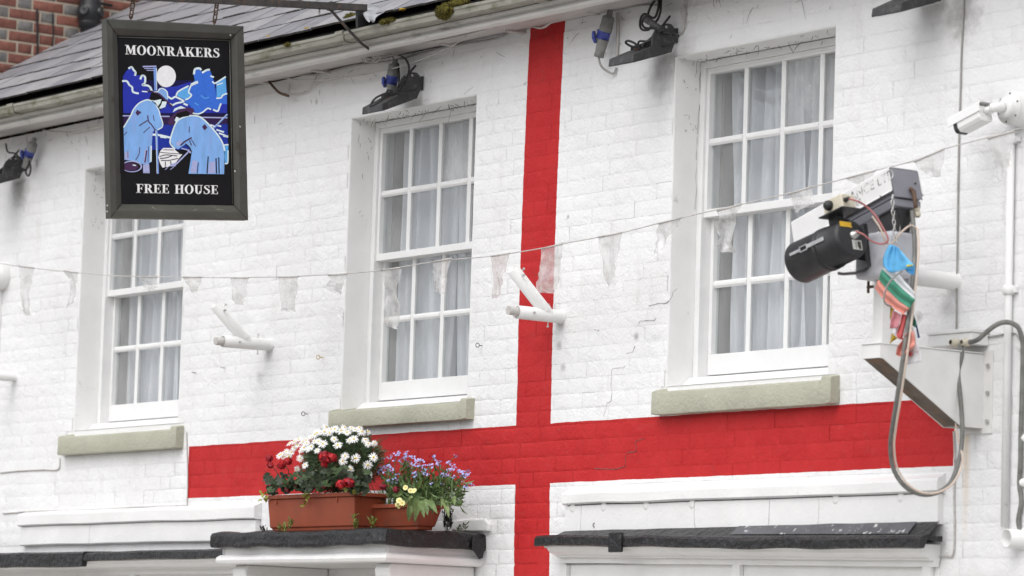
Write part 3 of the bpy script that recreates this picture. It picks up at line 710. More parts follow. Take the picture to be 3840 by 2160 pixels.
for i, (s, yy, z, w, hdr) in enumerate(bl):
    mt = ('brickg' if random.random() < .82 else 'brickr') if hdr else random.choice(['brickr', 'brickr', 'brickr2'])
    wq = round(w/.01)*.01; key = (wq, mt, random.randrange(2))
    if key not in gc:
        tb = brick_mesh(wq-.013, .0735-.013, hash(key) & 999, None, .007, .003, .0015); tb.v = [RZ @ v for v in tb.v]; gc[key] = (tb, tb.mesh('brick', M[mt]))
    p = Vector((GX+.0065, yy, z))
    if i < 300 and s > 0: put('brick', gc[key][1], gw, p)
    else:
        b = st[mt]; n = len(b.v); tb = gc[key][0]; b.v += [v+p for v in tb.v]; b.f += [[k+n for k in f] for f in tb.f]; b.s += tb.s; b.m += tb.m
for k, b in st.items():
    if b.v: tag(b.build('upper_bricks', M[k], gw), kind='stuff')
# soil pipe and thin cables on that wall
a = PX(*q(0,0,890,330), GX+.075); SPz = a.z
sp = thing('soil_pipe', (a.x, a.y, SPz-.3), 'black soil pipe with bossed branch on the brick house wall', 'pipe')
t = MB(); t.tube([(a.x, a.y, SPz-.35), (a.x, a.y, SPz+1.6)], .053, 20); t.build('pipe', M['blackp'], sp)
zc = PX(*q(0,0,890,130), GX+.075).z
t = MB(); t.lathe([(.053,-.10),(.066,-.095),(.068,-.06),(.066,-.05),(.075,-.045),(.078,.0),(.075,.045),(.066,.05),(.064,.09),(.053,.095)], (a.x, a.y, zc), (0,0,1), 24); t.build('boss', M['blackp'], sp)
for dv in (Vector((.55,-.8,.05)), Vector((.75,.65,.05))):
    t = MB(); d = dv.normalized(); o = Vector((a.x, a.y, zc))+d*.055; t.lathe([(.034,0),(.036,.03),(.034,.034),(.022,.035),(.0,.03)], o, d, 16); t.build('branch_socket', M['blackp'], sp)
t = MB(); b = PX(*q(0,0,1110,60), GX+.02); t.tube([(a.x, a.y, b.z), (b.x+.02, b.y, b.z)], .010, 8); t.build('pipe_clip', M['blackp'], sp)
t = MB(); t.lathe([(.053,0),(.062,.004),(.062,.03),(.053,.034)], (a.x, a.y, PX(*q(0,0,890,270), GX+.075).z), (0,0,1), 24); t.build('collar', M['blackp'], sp)
for px, r_, lab in ((375, .007, 'thick black cable down the brick gable at far left'), (532, .0045, 'thin dark cable on the brick gable beside the soil pipe')):
    p0 = PX(*q(0,0,px-5,620 if px < 400 else 500), GX+.012); p1 = PX(*q(0,0,px,90 if px < 400 else 130), GX+.012)
    t = MB(); t.tube(curve([p0, p0.lerp(p1,.4)+Vector((0,.006,0)), p1.lerp(p0,.2), p1], 5), r_, 8); o = t.build('gable_cable', M['cable']); tag(o, lab, 'cable')
# ================================================================ hanging sign
SX = -1.2
sign = thing('hanging_sign', PX(664, 822, SX), 'tall pub sign with a painted moonlit scene in a dark olive frame', 'sign')
OC = [(397,70),(913,98),(930.6,825.5),(413,818)]; IC = [(443.5,139),(861,152),(872,765),(460,760)]
def lerp2(a, b, t): return (a[0]+(b[0]-a[0])*t, a[1]+(b[1]-a[1])*t)
lev = [(-.02, SX-.052), (0, SX-.008), (.05, SX), (.50, SX+.001), (.56, SX-.002), (1.02, SX-.034)]
RING = [[PX(*lerp2(OC[k], IC[k], t), X) if t >= 0 else PX(*OC[k], SX-.008)+Vector((-.044,0,0)) for k in range(4)] for t, X in lev]
for k, nm in enumerate(('rail', 'stile', 'rail', 'stile')):
    t = MB(); k2 = (k+1) % 4; n = 14
    rows = []
    for i in range(n+1):
        u = i/n; row = []
        for g in RING:
            p = g[k].lerp(g[k2], u); row.append(p+Vector((noise.noise(p*20)*.0012, noise.noise(p*23)*.0009, noise.noise(p*27)*.0009)))
        rows.append(row)
    t.sheet(rows, smooth=False); b = [RING[0][k], RING[0][k2], RING[5][k2]+Vector((-.05,0,0)), RING[5][k]+Vector((-.05,0,0))]
    t.poly(b); t.build(nm, M['framew'] if k == 2 else M['frame'], sign)
pp = [PX(*c, SX-.026) for c in IC]; cen = sum(pp, Vector())/4
t = MB(); t.prism([cen+(p-cen)*1.03 for p in pp], (-.025, 0, 0)); t.build('panel', M['panel'], sign)
# dark open mitres at the corners and flaked patches
for k in range(4):
    t = MB(); t.tube([PX(*lerp2(OC[k], IC[k], u), SX+.0015 if u < .55 else SX-.002-.032*(u-.56)/.46+.0015) for u in (.04, .3, .55, .75, .98)], .0012, 4); t.build('mitre_joint', M['panel'], sign)
# thin pale bead round the panel
t = MB()
for k in (0, 1): t.tube([PX(*IC[k], SX-.023), PX(*IC[k+1], SX-.023)], .0028, 6)
t.build('bead', M['framew'], sign)
for px in (q(0,0,2320,355), q(0,0,2415,1275), q(0,1,1080,620), q(0,1,1078,680), q(0,1,2365,275)):
    t = MB(); t.lathe([(.005,0),(.0045,.002),(0,.003)], PX(*px, SX+.001), (1,0,0), 8); t.build('screw', M['zinc'], sign)

# picture: flat painted shapes
PIC = MB(); PM = ['ink','navy','indigo','blue1','blue2','sky1','smock','paleb','moonw','plum','waterb','lilac','stave','letter']
def sp2(x, y, L): return PX(440+x/5.795, 220+y/5.795, SX-.0245+L*.00028)
def pol(c, L, *pts): 
    v = [sp2(x, y, L) for x, y in pts]
    if (v[1]-v[0]).cross(v[2]-v[1]).x < 0 and False: v = v[::-1]
    PIC.poly(v, PM.index(c))
def stroke(c, L, w, *pts):
    n = len(pts)
    if n > 2:
        pts = [(p.x, p.y) for p in curve([(x, y, 0) for x, y in pts], 4)]; n = len(pts)
    for i in range(n-1):
        (x0, y0), (x1, y1) = pts[i], pts[i+1]; d = math.hypot(x1-x0, y1-y0) or 1; nx, ny = -(y1-y0)/d*w/2, (x1-x0)/d*w/2
        ex, ey = (x1-x0)/d*w*.25, (y1-y0)/d*w*.25
        PIC.poly([sp2(x, y, L+(i % 2)*.2) for x, y in ((x0-ex+nx, y0-ey+ny), (x1+ex+nx, y1+ey+ny), (x1+ex-nx, y1+ey-ny), (x0-ex-nx, y0-ey-ny))], PM.index(c))
def ell(c, L, cx, cy, rx, ry): pol(c, L, *[(cx+rx*math.cos(k*math.pi/16), cy+ry*math.sin(k*math.pi/16)) for k in range(32)])
pol('navy', 1, (118,470),(2378,470),(2384,1240),(130,1240))
pol('blue1', 2, (118,700),(2380,640),(2384,1180),(130,1180)); pol('blue1', 2.5, (880,640),(1280,600),(1600,500),(1600,800),(900,800))
pol('blue1', 3, (120,400),(160,320),(210,250),(290,180),(370,250),(400,360),(500,360),(600,400),(610,560),(740,690),(700,900),(130,900))
stroke('paleb', 4, 44, (250,210),(310,185),(350,240),(395,300),(385,360)); stroke('paleb', 4, 44, (500,440),(540,370),(600,400),(600,520),(550,570),(640,580),(710,620),(745,690))
stroke('paleb', 4, 42, (115,487),(205,490),(260,570),(320,620),(340,720),(455,755)); stroke('paleb', 4, 26, (540,710),(650,720))
pol('blue2', 3.3, (1680,470),(1650,310),(1700,200),(1790,195),(1830,290),(1950,230),(2030,280),(2060,380),(2110,520),(2150,800),(2380,760),(2384,990),(2260,980),(2200,1140),(2100,1100),(1990,1090),(1850,1170),(1720,1200),(1560,1000),(1460,930),(1560,800),(1530,730),(1600,560))
pol('sky1', 4, (2150,530),(2350,390),(2378,770),(2160,850)); pol('sky1', 4, (1290,800),(1350,700),(1550,600),(1530,740),(1590,800),(1480,890),(1380,850))
stroke('paleb', 5, 46, (1665,330),(1690,230),(1780,210),(1815,240)); stroke('paleb', 5, 44, (1850,300),(1940,250),(2000,240)); stroke('paleb', 5, 36, (2030,380),(2090,400)); stroke('paleb', 5, 34, (2070,500),(2120,535),(2220,480),(2350,395))
stroke('paleb', 5, 60, (1740,510),(1620,560)); stroke('paleb', 5, 34, (1610,560),(1550,720),(1610,790),(1550,860),(1480,890)); stroke('paleb', 5, 34, (1280,800),(1330,710),(1540,595))
stroke('paleb', 5, 40, (1110,830),(1180,870),(1260,830),(1370,880),(1440,930),(1280,970),(1200,1010),(1150,985)); stroke('paleb', 5, 44, (1450,980),(1520,1010))
stroke('paleb', 5, 30, (1630,1180),(1750,1200),(1860,1160),(1960,1080),(2030,1100)); stroke('paleb', 5, 36, (2090,1110),(2180,1140),(2220,1050),(2250,980)); stroke('paleb', 5, 34, (2160,860),(2250,850),(2300,790),(2380,760)); stroke('paleb', 5, 22, (2170,570),(2290,530))
ell('moonw', 5, 1060, 385, 212, 235)
pol('stave', 6, (785,190),(845,190),(855,690),(805,690)); stroke('lilac', 6.3, 30, (560,172),(840,165)); stroke('lilac', 6.3, 18, (590,212),(790,212)); stroke('lilac', 6.3, 18, (640,252),(790,255)); stroke('paleb', 6.6, 12, (850,200),(858,690))
pol('indigo', 4, (130,1245),(2385,1250),(2392,1440),(135,1440)); stroke('lilac', 5, 26, (125,1240),(1130,1256)); stroke('lilac', 5, 26, (1840,1275),(2385,1285))
pol('waterb', 4, (740,1440),(2395,1420),(2405,1980),(740,1980)); stroke('paleb', 5, 46, (770,1650),(900,1660),(1150,1715)); stroke('paleb', 5, 26, (940,1705),(1060,1720))
for s in ((2030,1440,2100,1470),(2180,1450,2250,1470),(2160,1545,2310,1595),(2215,1620,2400,1690),(2310,1680,2400,1700),(2310,1880,2405,1870)): stroke('paleb', 5, 34, s[:2], s[2:])
pol('sky1', 5, (2330,1880),(2412,1880),(2402,2270),(2340,2290)); stroke('paleb', 6, 24, (2340,2280),(2400,2255),(2405,2000))
# standing man with rake
body1 = [(135,1500),(180,1440),(290,1240),(350,1120),(450,980),(550,920),(640,895),(750,920),(830,1000),(890,1100),(930,1230),(980,1400),(975,1470),(900,1540),(820,1540),(770,1600),(745,1900),(745,2240),(650,2290),(540,2290),(400,2220),(155,2200)]
pol('smock', 7, *body1); stroke('paleb', 8, 28, (140,1490),(290,1240),(350,1110),(470,970),(640,895),(740,920)); stroke('paleb', 8, 22, (830,1000),(900,1120),(930,1230),(985,1400),(970,1490),(880,1545)); stroke('paleb', 8, 30, (735,1900),(730,2230))
pol('ink', 8, (740,740),(870,740),(990,860),(1090,960),(1000,1040),(930,1120),(880,1060),(790,940),(690,890))
pol('paleb', 9, (900,890),(960,880),(930,970),(880,1040),(830,960),(740,900),(800,910)); pol('paleb', 9, (975,930),(1080,930),(1040,1050),(950,1085),(905,1080),(960,990))
pol('smock', 9, (700,700),(860,725),(900,670),(980,645),(1080,720),(1100,910),(1000,840),(880,745)); stroke('paleb', 10, 24, (660,690),(860,722),(920,660),(990,650),(1080,720),(1095,860))
stroke('plum', 10, 34, (650,690),(880,755),(1010,860),(1190,1040))
pol('plum', 8, (430,1110),(525,1165),(440,1245),(395,1180))
for w, s in ((24, ((480,1455),(650,1345))), (26, ((660,1240),(680,1360),(740,1430),(830,1560))), (16, ((780,1230),(800,1350))), (18, ((570,1610),(700,1490))), (16, ((150,1660),(210,1590))), (18, ((490,1930),(470,2080),(400,2200))), (30, ((640,2000),(600,2250))), (14, ((680,1910),(665,2240))), (14, ((230,2010),(230,2150)))): stroke('plum', 8, w, *s)
pol('lilac', 7.4, (560,2300),(690,2280),(705,2490),(560,2485)); ell('lilac', 9, 320, 2340, 220, 128); ell('ink', 9.4, 310, 2345, 195, 104); ell('plum', 9.8, 290, 2350, 165, 84); pol('panel' if False else 'ink', 9.9, (60,2180),(155,2180),(160,2500),(60,2500)); stroke('paleb', 10.2, 24, (340,2310),(400,2320))
stroke('stave', 8, 44, (852,1560),(880,2490)); stroke('paleb', 8.6, 12, (836,1560),(862,2490))
# moon in the pond
pol('moonw', 7, (1000,1940),(1200,1940),(1350,2060),(1410,2080),(1330,2180),(1280,2250),(1180,2330),(1100,2350),(980,2370),(930,2280),(890,2140),(930,2010))
for w, s in ((14, ((1000,1980),(1220,1985))), (14, ((930,2035),(1200,2060),(1380,2070))), (18, ((920,2130),(1060,2090),(1300,2115))), (20, ((930,2170),(1080,2150),(1180,2110))), (18, ((950,2210),(1100,2215),(1260,2180),(1320,2170))), (18, ((1045,2240),(1040,2360))), (20, ((1160,2230),(1170,2330)))): stroke('ink', 8, w, *s)
# stooping man
body2 = [(1250,1449),(1320,1340),(1410,1290),(1500,1260),(1700,1245),(1850,1300),(2000,1440),(2100,1560),(2230,1720),(2300,1900),(2330,2100),(2320,2510),(1545,2500),(1600,2150),(1620,2020),(1590,1940),(1500,1850),(1420,1900),(1320,1970),(1230,1920),(1150,1800),(1160,1700),(1220,1520)]
pol('smock', 9, *body2); stroke('paleb', 10, 30, (1250,1960),(1160,1860),(1150,1760),(1220,1530),(1310,1350),(1500,1255),(1700,1240),(1850,1300),(2080,1530),(2240,1740),(2310,1900),(2330,2000))
stroke('plum', 10, 34, (1380,1880),(1470,1800),(1610,1720)); stroke('ink', 10, 22, (1480,1850),(1560,1920),(1610,2020)); stroke('plum', 10, 22, (1570,1780),(1610,1880)); stroke('plum', 10, 18, (1610,1760),(1700,1900)); stroke('plum', 10, 18, (1565,1480),(1560,1600))
for w, s in ((20, ((1760,2260),(1735,2490))), (26, ((1975,2130),(1950,2490))), (28, ((2145,2170),(2155,2490))), (26, ((2205,2150),(2212,2490)))): stroke('ink' if w > 21 else 'plum', 10, w, *s)
pol('plum', 10, (1900,1420),(1960,1500),(1890,1560),(1840,1480)); stroke('lilac', 10, 26, (1400,1950),(1560,1990)); stroke('lilac', 10.5, 40, (1540,2000),(1590,2040))
stroke('lilac', 11, 30, (1530,2040),(1290,2280)); pol('lilac', 10.6, (1310,2250),(1260,2340),(1110,2340),(1200,2280)); stroke('lilac', 10.6, 14, (1040,2410),(1100,2360)); stroke('lilac', 10.6, 14, (1150,2410),(1230,2350))
pol('plum', 10, (1090,1400),(1120,1310),(1200,1230),(1350,1110),(1500,1060),(1650,1080),(1672,1130),(1600,1240),(1400,1230),(1300,1260),(1240,1400),(1160,1460)); pol('ink', 11, (1220,1290),(1300,1185),(1500,1130),(1580,1180),(1560,1245),(1400,1270),(1300,1320))
pol('paleb', 11, (1205,1165),(1240,1085),(1380,1025),(1490,1075),(1330,1095)); pol('paleb', 12, (1280,1260),(1350,1290),(1330,1320),(1290,1400),(1245,1340))
stroke('stave', 8.5, 30, (2090,1520),(2390,1215)); stroke('paleb', 8.9, 10, (2080,1508),(2380,1205))
# shading in the smocks and cloud ruffles
for c, po in (('lilac', ((160,2030),(260,2010),(250,2190),(158,2190))), ('lilac', ((590,1990),(640,1960),(630,2250),(570,2270)))): pol(c, 7.5, *po)
for c, po in (('lilac', ((1640,2200),(1740,2230),(1710,2480),(1580,2480))), ('lilac', ((2000,2250),(2120,2230),(2130,2490),(1975,2490))), ('lilac', ((1270,1830),(1400,1750),(1390,1850),(1310,1920)))): pol(c, 9.4, *po)
for s_ in (((1820,800),(1900,860),(1990,840)), ((1680,960),(1760,1010))): stroke('sky1', 4.2, 18, *s_)
pic = PIC.build('picture', [M[k] for k in PM], sign)

# serif lettering
def glyph(ch):
    T, t, s = .20, .075, .055; o = []
    rc = lambda x0, y0, x1, y1: o.append([(x0,y0),(x1,y0),(x1,y1),(x0,y1)])
    pl = lambda *p: o.append(list(p))
    def arc(cx, cy, rx, ry, ix, iy, a0, a1, n=18):
        for k in range(n):
            a, b = R(a0+(a1-a0)*k/n), R(a0+(a1-a0)*(k+1)/n)
            pl((cx+ix*math.cos(a), cy+iy*math.sin(a)), (cx+rx*math.cos(a), cy+ry*math.sin(a)), (cx+rx*math.cos(b), cy+ry*math.sin(b)), (cx+ix*math.cos(b), cy+iy*math.sin(b)))
    if ch == 'M':
        w = 1.0; rc(.13,0,.20,1); rc(.01,0,.33,s); rc(0,1-s,.22,1); pl((.10,1),(.33,1),(.56,.30),(.45,.04)); pl((.45,.04),(.53,.08),(.80,1),(.70,1)); rc(.70,0,.90,1); rc(.59,0,1.0,s); rc(.78,1-s,1.0,1)
    elif ch == 'O': w = .82; arc(.41,.5,.40,.53,.19,.475,0,360,32)
    elif ch == 'N': w = .80; rc(.12,0,.19,1); rc(0,0,.32,s); rc(0,1-s,.2,1); pl((.06,1),(.30,1),(.69,.16),(.69,-.02),(.62,-.02)); rc(.62,.1,.69,1); rc(.5,1-s,.81,1)
    elif ch == 'R': w = .80; rc(.11,0,.31,1); rc(0,0,.42,s); rc(0,1-s,.40,1); arc(.38,.735,.31,.265,.10,.21,-90,90); rc(.31,.47,.40,.53); pl((.34,.50),(.55,.50),(.80,.0),(.57,0)); rc(.57,0,.84,s)
    elif ch == 'A': w = .80; pl((.08,0),(.15,0),(.42,.95),(.37,1.02)); pl((.33,.98),(.37,1.03),(.43,1.03),(.75,0),(.52,0)); rc(.2,.32,.58,.385); rc(0,0,.27,s); rc(.44,0,.82,s)
    elif ch == 'K': w = .84; rc(.11,0,.31,1); rc(0,0,.42,s); rc(0,1-s,.42,1); pl((.30,.40),(.36,.36),(.72,.97),(.62,.97)); pl((.34,.55),(.50,.66),(.84,.0),(.58,0)); rc(.5,1-s,.82,1); rc(.5,0,.88,s)
    elif ch in 'EF':
        w = .70 if ch == 'E' else .64; rc(.11,0,.31,1); rc(0,1-s,.62,1); rc(.3,.48,.50,.48+s); rc(.46,.36,.52,.66); pl((.56,1),(.63,1),(.63,.74),(.60,.74))
        if ch == 'E': rc(0,0,.64,s); pl((.60,.28),(.65,.28),(.65,0),(.56,0))
        else: rc(0,0,.42,s)
    elif ch == 'H': w = .86; rc(.10,0,.30,1); rc(.56,0,.76,1); rc(0,0,.40,s); rc(.46,0,.86,s); rc(0,1-s,.40,1); rc(.46,1-s,.86,1); rc(.29,.47,.57,.54)
    elif ch == 'U': w = .80; rc(.10,.30,.30,1); rc(.60,.30,.67,1); rc(0,1-s,.40,1); rc(.49,1-s,.79,1); arc(.385,.31,.285,.335,.09,.26,180,360)
    elif ch == 'S':
        w = .62; pts = curve([(.52,.74,0),(.47,.90,0),(.32,.965,0),(.16,.90,0),(.14,.74,0),(.28,.58,0),(.46,.44,0),(.51,.25,0),(.42,.08,0),(.26,.03,0),(.12,.10,0),(.06,.28,0)], 4); n = len(pts)
        for i in range(n-1):
            u = (i+.5)/n; wd = .04+.15*math.exp(-((u-.5)/.19)**2)+.03*math.sin(u*math.pi*4)**2
            a, b = pts[i], pts[i+1]; d = (b-a).normalized()*.012; nn = Vector((-d.y, d.x, 0)).normalized()*wd/2
            pl(*[(v.x, v.y) for v in (a-d+nn, b+d+nn, b+d-nn, a-d-nn)])
        pl((.50,1.0),(.54,1.0),(.55,.70),(.51,.70)); pl((.04,.0),(.08,0),(.07,.33),(.03,.33))
    else: w = .38
    return o, w
def lettering(word, p0, p1, up, nm):
    gl = [glyph(c) for c in word]; tot = sum(w+.05 for _, w in gl)-.05
    A, B, U = PX(*p0, SX-.0240), PX(*p1, SX-.0240), PX(*up, SX-.0240)
    ex = (B-A)/tot; ez = U-A; t = MB(); x = 0; k = 0
    for polys, w in gl:
        for po in polys:
            k += 1; d = Vector((.0001*(k % 5), 0, 0)); t.poly([A+ex*(x+a)+ez*b+d for a, b in po])
        x += w+.05
    return t.build(nm, M['letter'], sign)
lettering('MOONRAKERS', q(0,0,1258,546), q(0,0,2212,580), q(0,0,1256,452), 'lettering')
lettering('FREE HOUSE', q(0,1,1370,492), q(0,1,2197,505), q(0,1,1370,402), 'lettering')

# ---------------------------------------------------------------- bracket bar, stay, flashing, chains
def barz(y): return 5.055-.0875*(-.334-y)
br = thing('sign_bracket', (SX, -.3, 5.04), 'black iron bar reaching out over the gutter to carry the sign', 'bracket')
t = MB(); t.obox((SX-.016, -.30, barz(-.30)-.018), (.032,0,0), (0,-1.75,barz(-2.05)-barz(-.30)), (0,0,.036)); t.build('bar', M['iron'], br, bev=.003)
t = MB(); t.box((SX-.021, -.53, barz(-.52)-.022), (SX+.021, -.50, barz(-.52)+.022)); t.build('collar', M['iron'], br, bev=.002)
sE = P(*q(1,0,1140,495), -.27)
t = MB(); t.tube(curve([(SX, -.518, 5.02), (SX-.001, -.42, 4.944), (SX, -.33, 4.875), sE], 4), .0075, 8); t.build('stay_rod', M['iron'], br)
t = MB(); t.prism([PX(*q(1,0,*p), SX-.012) for p in ((1000,105),(1052,110),(1080,160),(1130,225),(1075,262),(1005,280))], (.02,0,0)); t.build('shadow_wedge', M['black'], br)  # black wedge standing in for the shadow gap at the cut slates
def PR(x, y, h=0.0):
    d = ray(x, y); o = RO+EN*h; return CAM + d*((o-CAM).dot(EN)/d.dot(EN))
t = MB(); g = []
for (a, b) in (((1048,42),(1390,75)),((1062,100),(1330,110)),((1085,160),(1260,150)),((1112,205),(1215,180)),((1140,226),(1200,205))):
    A, B = PR(*q(1,0,*a), .045), PR(*q(1,0,*b), .018); g.append([A.lerp(B, i/8)+EN*(.008*math.sin(i*.9)) for i in range(9)])
t.sheet(g); t.build('lead_saddle', M['leadp'], br, solid=.004)
t = MB(); c0 = PX(*q(1,0,640,75), SX)
for i in range(3):
    c = c0+Vector((0,0,-.006-.011*i)); t.tube([c+Vector((.005*math.cos(a)*(i % 2), .005*math.cos(a)*((i+1) % 2), .008*math.sin(a))) for a in [k*math.pi/4 for k in range(8)]], .0016, 5, closed=True)
t.build('chain_end', M['rust'], br)
def link(t, c, ax, side, L, Wd, r):
    ax = Vector(ax).normalized(); side = Vector(side).normalized(); pts = []
    for k in range(16):
        a = 2*math.pi*k/16; ca, sa = math.cos(a), math.sin(a)
        pts.append(c+side*(Wd/2*ca)+ax*((L/2-Wd/2)*(1 if sa > .01 else (-1 if sa < -.01 else 0))+Wd/2*sa))
    t.tube(pts, r, 7, closed=True)
for px, lab in ((q(0,0,1316,185), 'rusty chain over the left top corner of the hanging sign'), (q(0,0,2156,232), 'rusty chain over the right top corner of the hanging sign')):
    b = PX(*px, SX-.03); b.x = SX-.03; topz = barz(b.y)-.018; ch = thing('sign_chain', b, lab, 'chain', 'chains holding the pub sign')
    n = 4; Lk = .047; e = MB(); e.tube([b+Vector((0, .009*math.cos(a), .010+.011*math.sin(a))) for a in [k*math.pi/6 for k in range(12)]], .0032, 7, closed=True); e.tube([b+Vector((0,0,-.02)), b+Vector((0,0,.001))], .0032, 6); e.build('eye', M['rust'], ch)
    tv = Vector((SX, b.y-.004, topz+.02))-b; dv = tv.normalized()
    n = max(2, int((tv.length-.012)/.036)+1); stp = (tv.length-.012)/n
    for i in range(n):
        t = MB(); link(t, b+dv*(.012+stp*(i+.5)), dv, (1,.25,0) if i % 2 == 0 else (-.2,1,0), stp+.012, .022, .0036); t.build('link', M['rust'], ch)
# ---------------------------------------------------------------- moss and lichen on the eaves
def blob(name, c, rx, ry, rz, mat, label=None, cat=None, n=900, seed=1, tuft=.010):
    rg = random.Random(seed); t = MB(); g = []
    for i in range(13):
        th = math.pi*i/12; row = []
        for j in range(21):
            ph = 2*math.pi*j/20; d = Vector((math.sin(th)*math.cos(ph), math.sin(th)*math.sin(ph), math.cos(th)))
            k = 1+.28*noise.noise(d*2.2+Vector((seed*3.1,0,0)))+.10*noise.noise(d*6+Vector((seed,0,0))); row.append(c+Vector((d.x*rx*k, d.y*ry*k, d.z*rz*k)))
        g.append(row)
    t.sheet(g)
    for i in range(n):
        d = Vector((rg.gauss(0,1), rg.gauss(0,1), rg.gauss(0,1))).normalized(); k = 1+.28*noise.noise(d*2.2+Vector((seed*3.1,0,0)))+.10*noise.noise(d*6+Vector((seed,0,0)))
        p = c+Vector((d.x*rx*k, d.y*ry*k, d.z*rz*k)); s = Vector((rg.gauss(0,1), rg.gauss(0,1), rg.gauss(0,1))).normalized()*tuft*.22; e = p+(d+Vector((rg.uniform(-.6,.6), rg.uniform(-.6,.6), rg.uniform(-.3,.6)))).normalized()*tuft*rg.uniform(.5, 1.3)
        t.add([p-d*.002-s, p-d*.002+s, e], [(0,1,2)])
    o = t.build(name, mat)
    if label: tag(o, label, cat, 'moss cushions on the gutter')
    return o
mk = lambda x, y: P(*q(1,0,x,y), -.365)
blob('moss_clump', mk(1900,115), .062, .030, .036, M['moss'], 'biggest moss ball hanging over the gutter lip', 'moss', 1600, 3)
blob('moss_clump', mk(1310,215)+Vector((0,.01,0)), .070, .022, .014, M['moss'], 'low moss cushion on the gutter beside the lead saddle', 'moss', 900, 5)
blob('moss_clump', mk(2000,45)+Vector((0,.02,.006)), .085, .025, .020, M['moss'], 'moss cushion on the gutter just right of the biggest ball', 'moss', 900, 8)
blob('moss_clump', mk(315,450)+Vector((0,.008,0)), .030, .014, .009, M['moss'], 'small brown moss tuft on the gutter lip left of the joint', 'moss', 300, 11)
blob('moss_clump', PR(*q(1,0,960,170), .02), .050, .03, .018, M['moss'], 'dull moss cushion on the slates left of the iron bar end', 'moss', 500, 14)

for i, (c, x, y, lab) in enumerate(((1,520,285,'yellow lichen patch low on the slates, midway between sign and iron bar end'),(0,545,640,'yellow lichen patch, upper of two on the slates left of the sign'),(0,370,675,'yellow lichen patch, lower of two on the slates left of the sign'),(0,1735,190,'yellow lichen patch on the slates peeping over the sign top'),(1,130,365,'yellow lichen patch on the slate edge nearest the right side of the sign'),(1,1470,95,'yellow lichen patch on the slates right of the lead saddle'))):
    tag(blob('lichen_patch', PR(*q(c,0,x,y), .022), .022, .014, .006, M['lichen'], None, None, 60, 31+i, .005), lab, 'lichen', 'lichen patches on the slates')
# ================================================================ bunting
BY = -.30
bun = thing('bunting', P(*dp(1300, 640), BY), 'string of clear plastic pennants sagging across the whole front', 'bunting')
SP = [(-60,652),(0,662),(60,672),(195,686),(275,693),(330,695),(470,698),(600,698),(745,695),(870,688),(960,680),(1095,658),(1230,645),(1280,638),(1360,625),(1412,614),(1505,597),(1562,586),(1655,562),(1715,548),(1800,528),(1865,514),(1985,486),(2045,470),(2130,448),(2205,428),(2300,404),(2378,374),(2485,346),(2550,328),(2640,300)]
t = MB(); t.tube(curve([P(*dp(*p), BY) for p in SP], 4), .0026, 6); t.build('string', M['cablew'], bun)
def pennant(rows, seed, wr=.012, ncol=9):
    g = []; N = 14
    for i in range(N+1):
        u = i/N*(len(rows)-1); k = min(int(u), len(rows)-2); f = u-k
        (a, b), (c, d) = rows[k], rows[k+1]
        jg = 5.0*min(1, i/4); L = (a[0]+(c[0]-a[0])*f+jg*noise.noise(Vector((seed*7.1, i*.7, 0))), a[1]+(c[1]-a[1])*f); Rr = (b[0]+(d[0]-b[0])*f+jg*noise.noise(Vector((seed*3.3, i*.8, 9))), b[1]+(d[1]-b[1])*f+(jg if i == N else 0)*noise.noise(Vector((seed, 2, 5)))); row = []
        for j in range(ncol):
            v = j/(ncol-1); p = P(*dp(L[0]+(Rr[0]-L[0])*v, L[1]+(Rr[1]-L[1])*v), BY)
            w = noise.noise(Vector((p.x*28, seed*5.3, p.z*11)))*wr + noise.noise(Vector((p.x*70, seed, p.z*40)))*wr*.35
            row.append(p+Vector((w*.25, w*(.2+.8*i/N), 0)))
        g.append(row)
    t = MB(); t.sheet(g); t.build('pennant', M['film'], bun)
    hem = MB(); a, b = rows[0]; hem.tube([P(*dp(a[0], a[1]-1), BY-.004), P(*dp(b[0], b[1]-1), BY-.004)], .0042, 6); hem.build('hem', M['cablew'], bun)
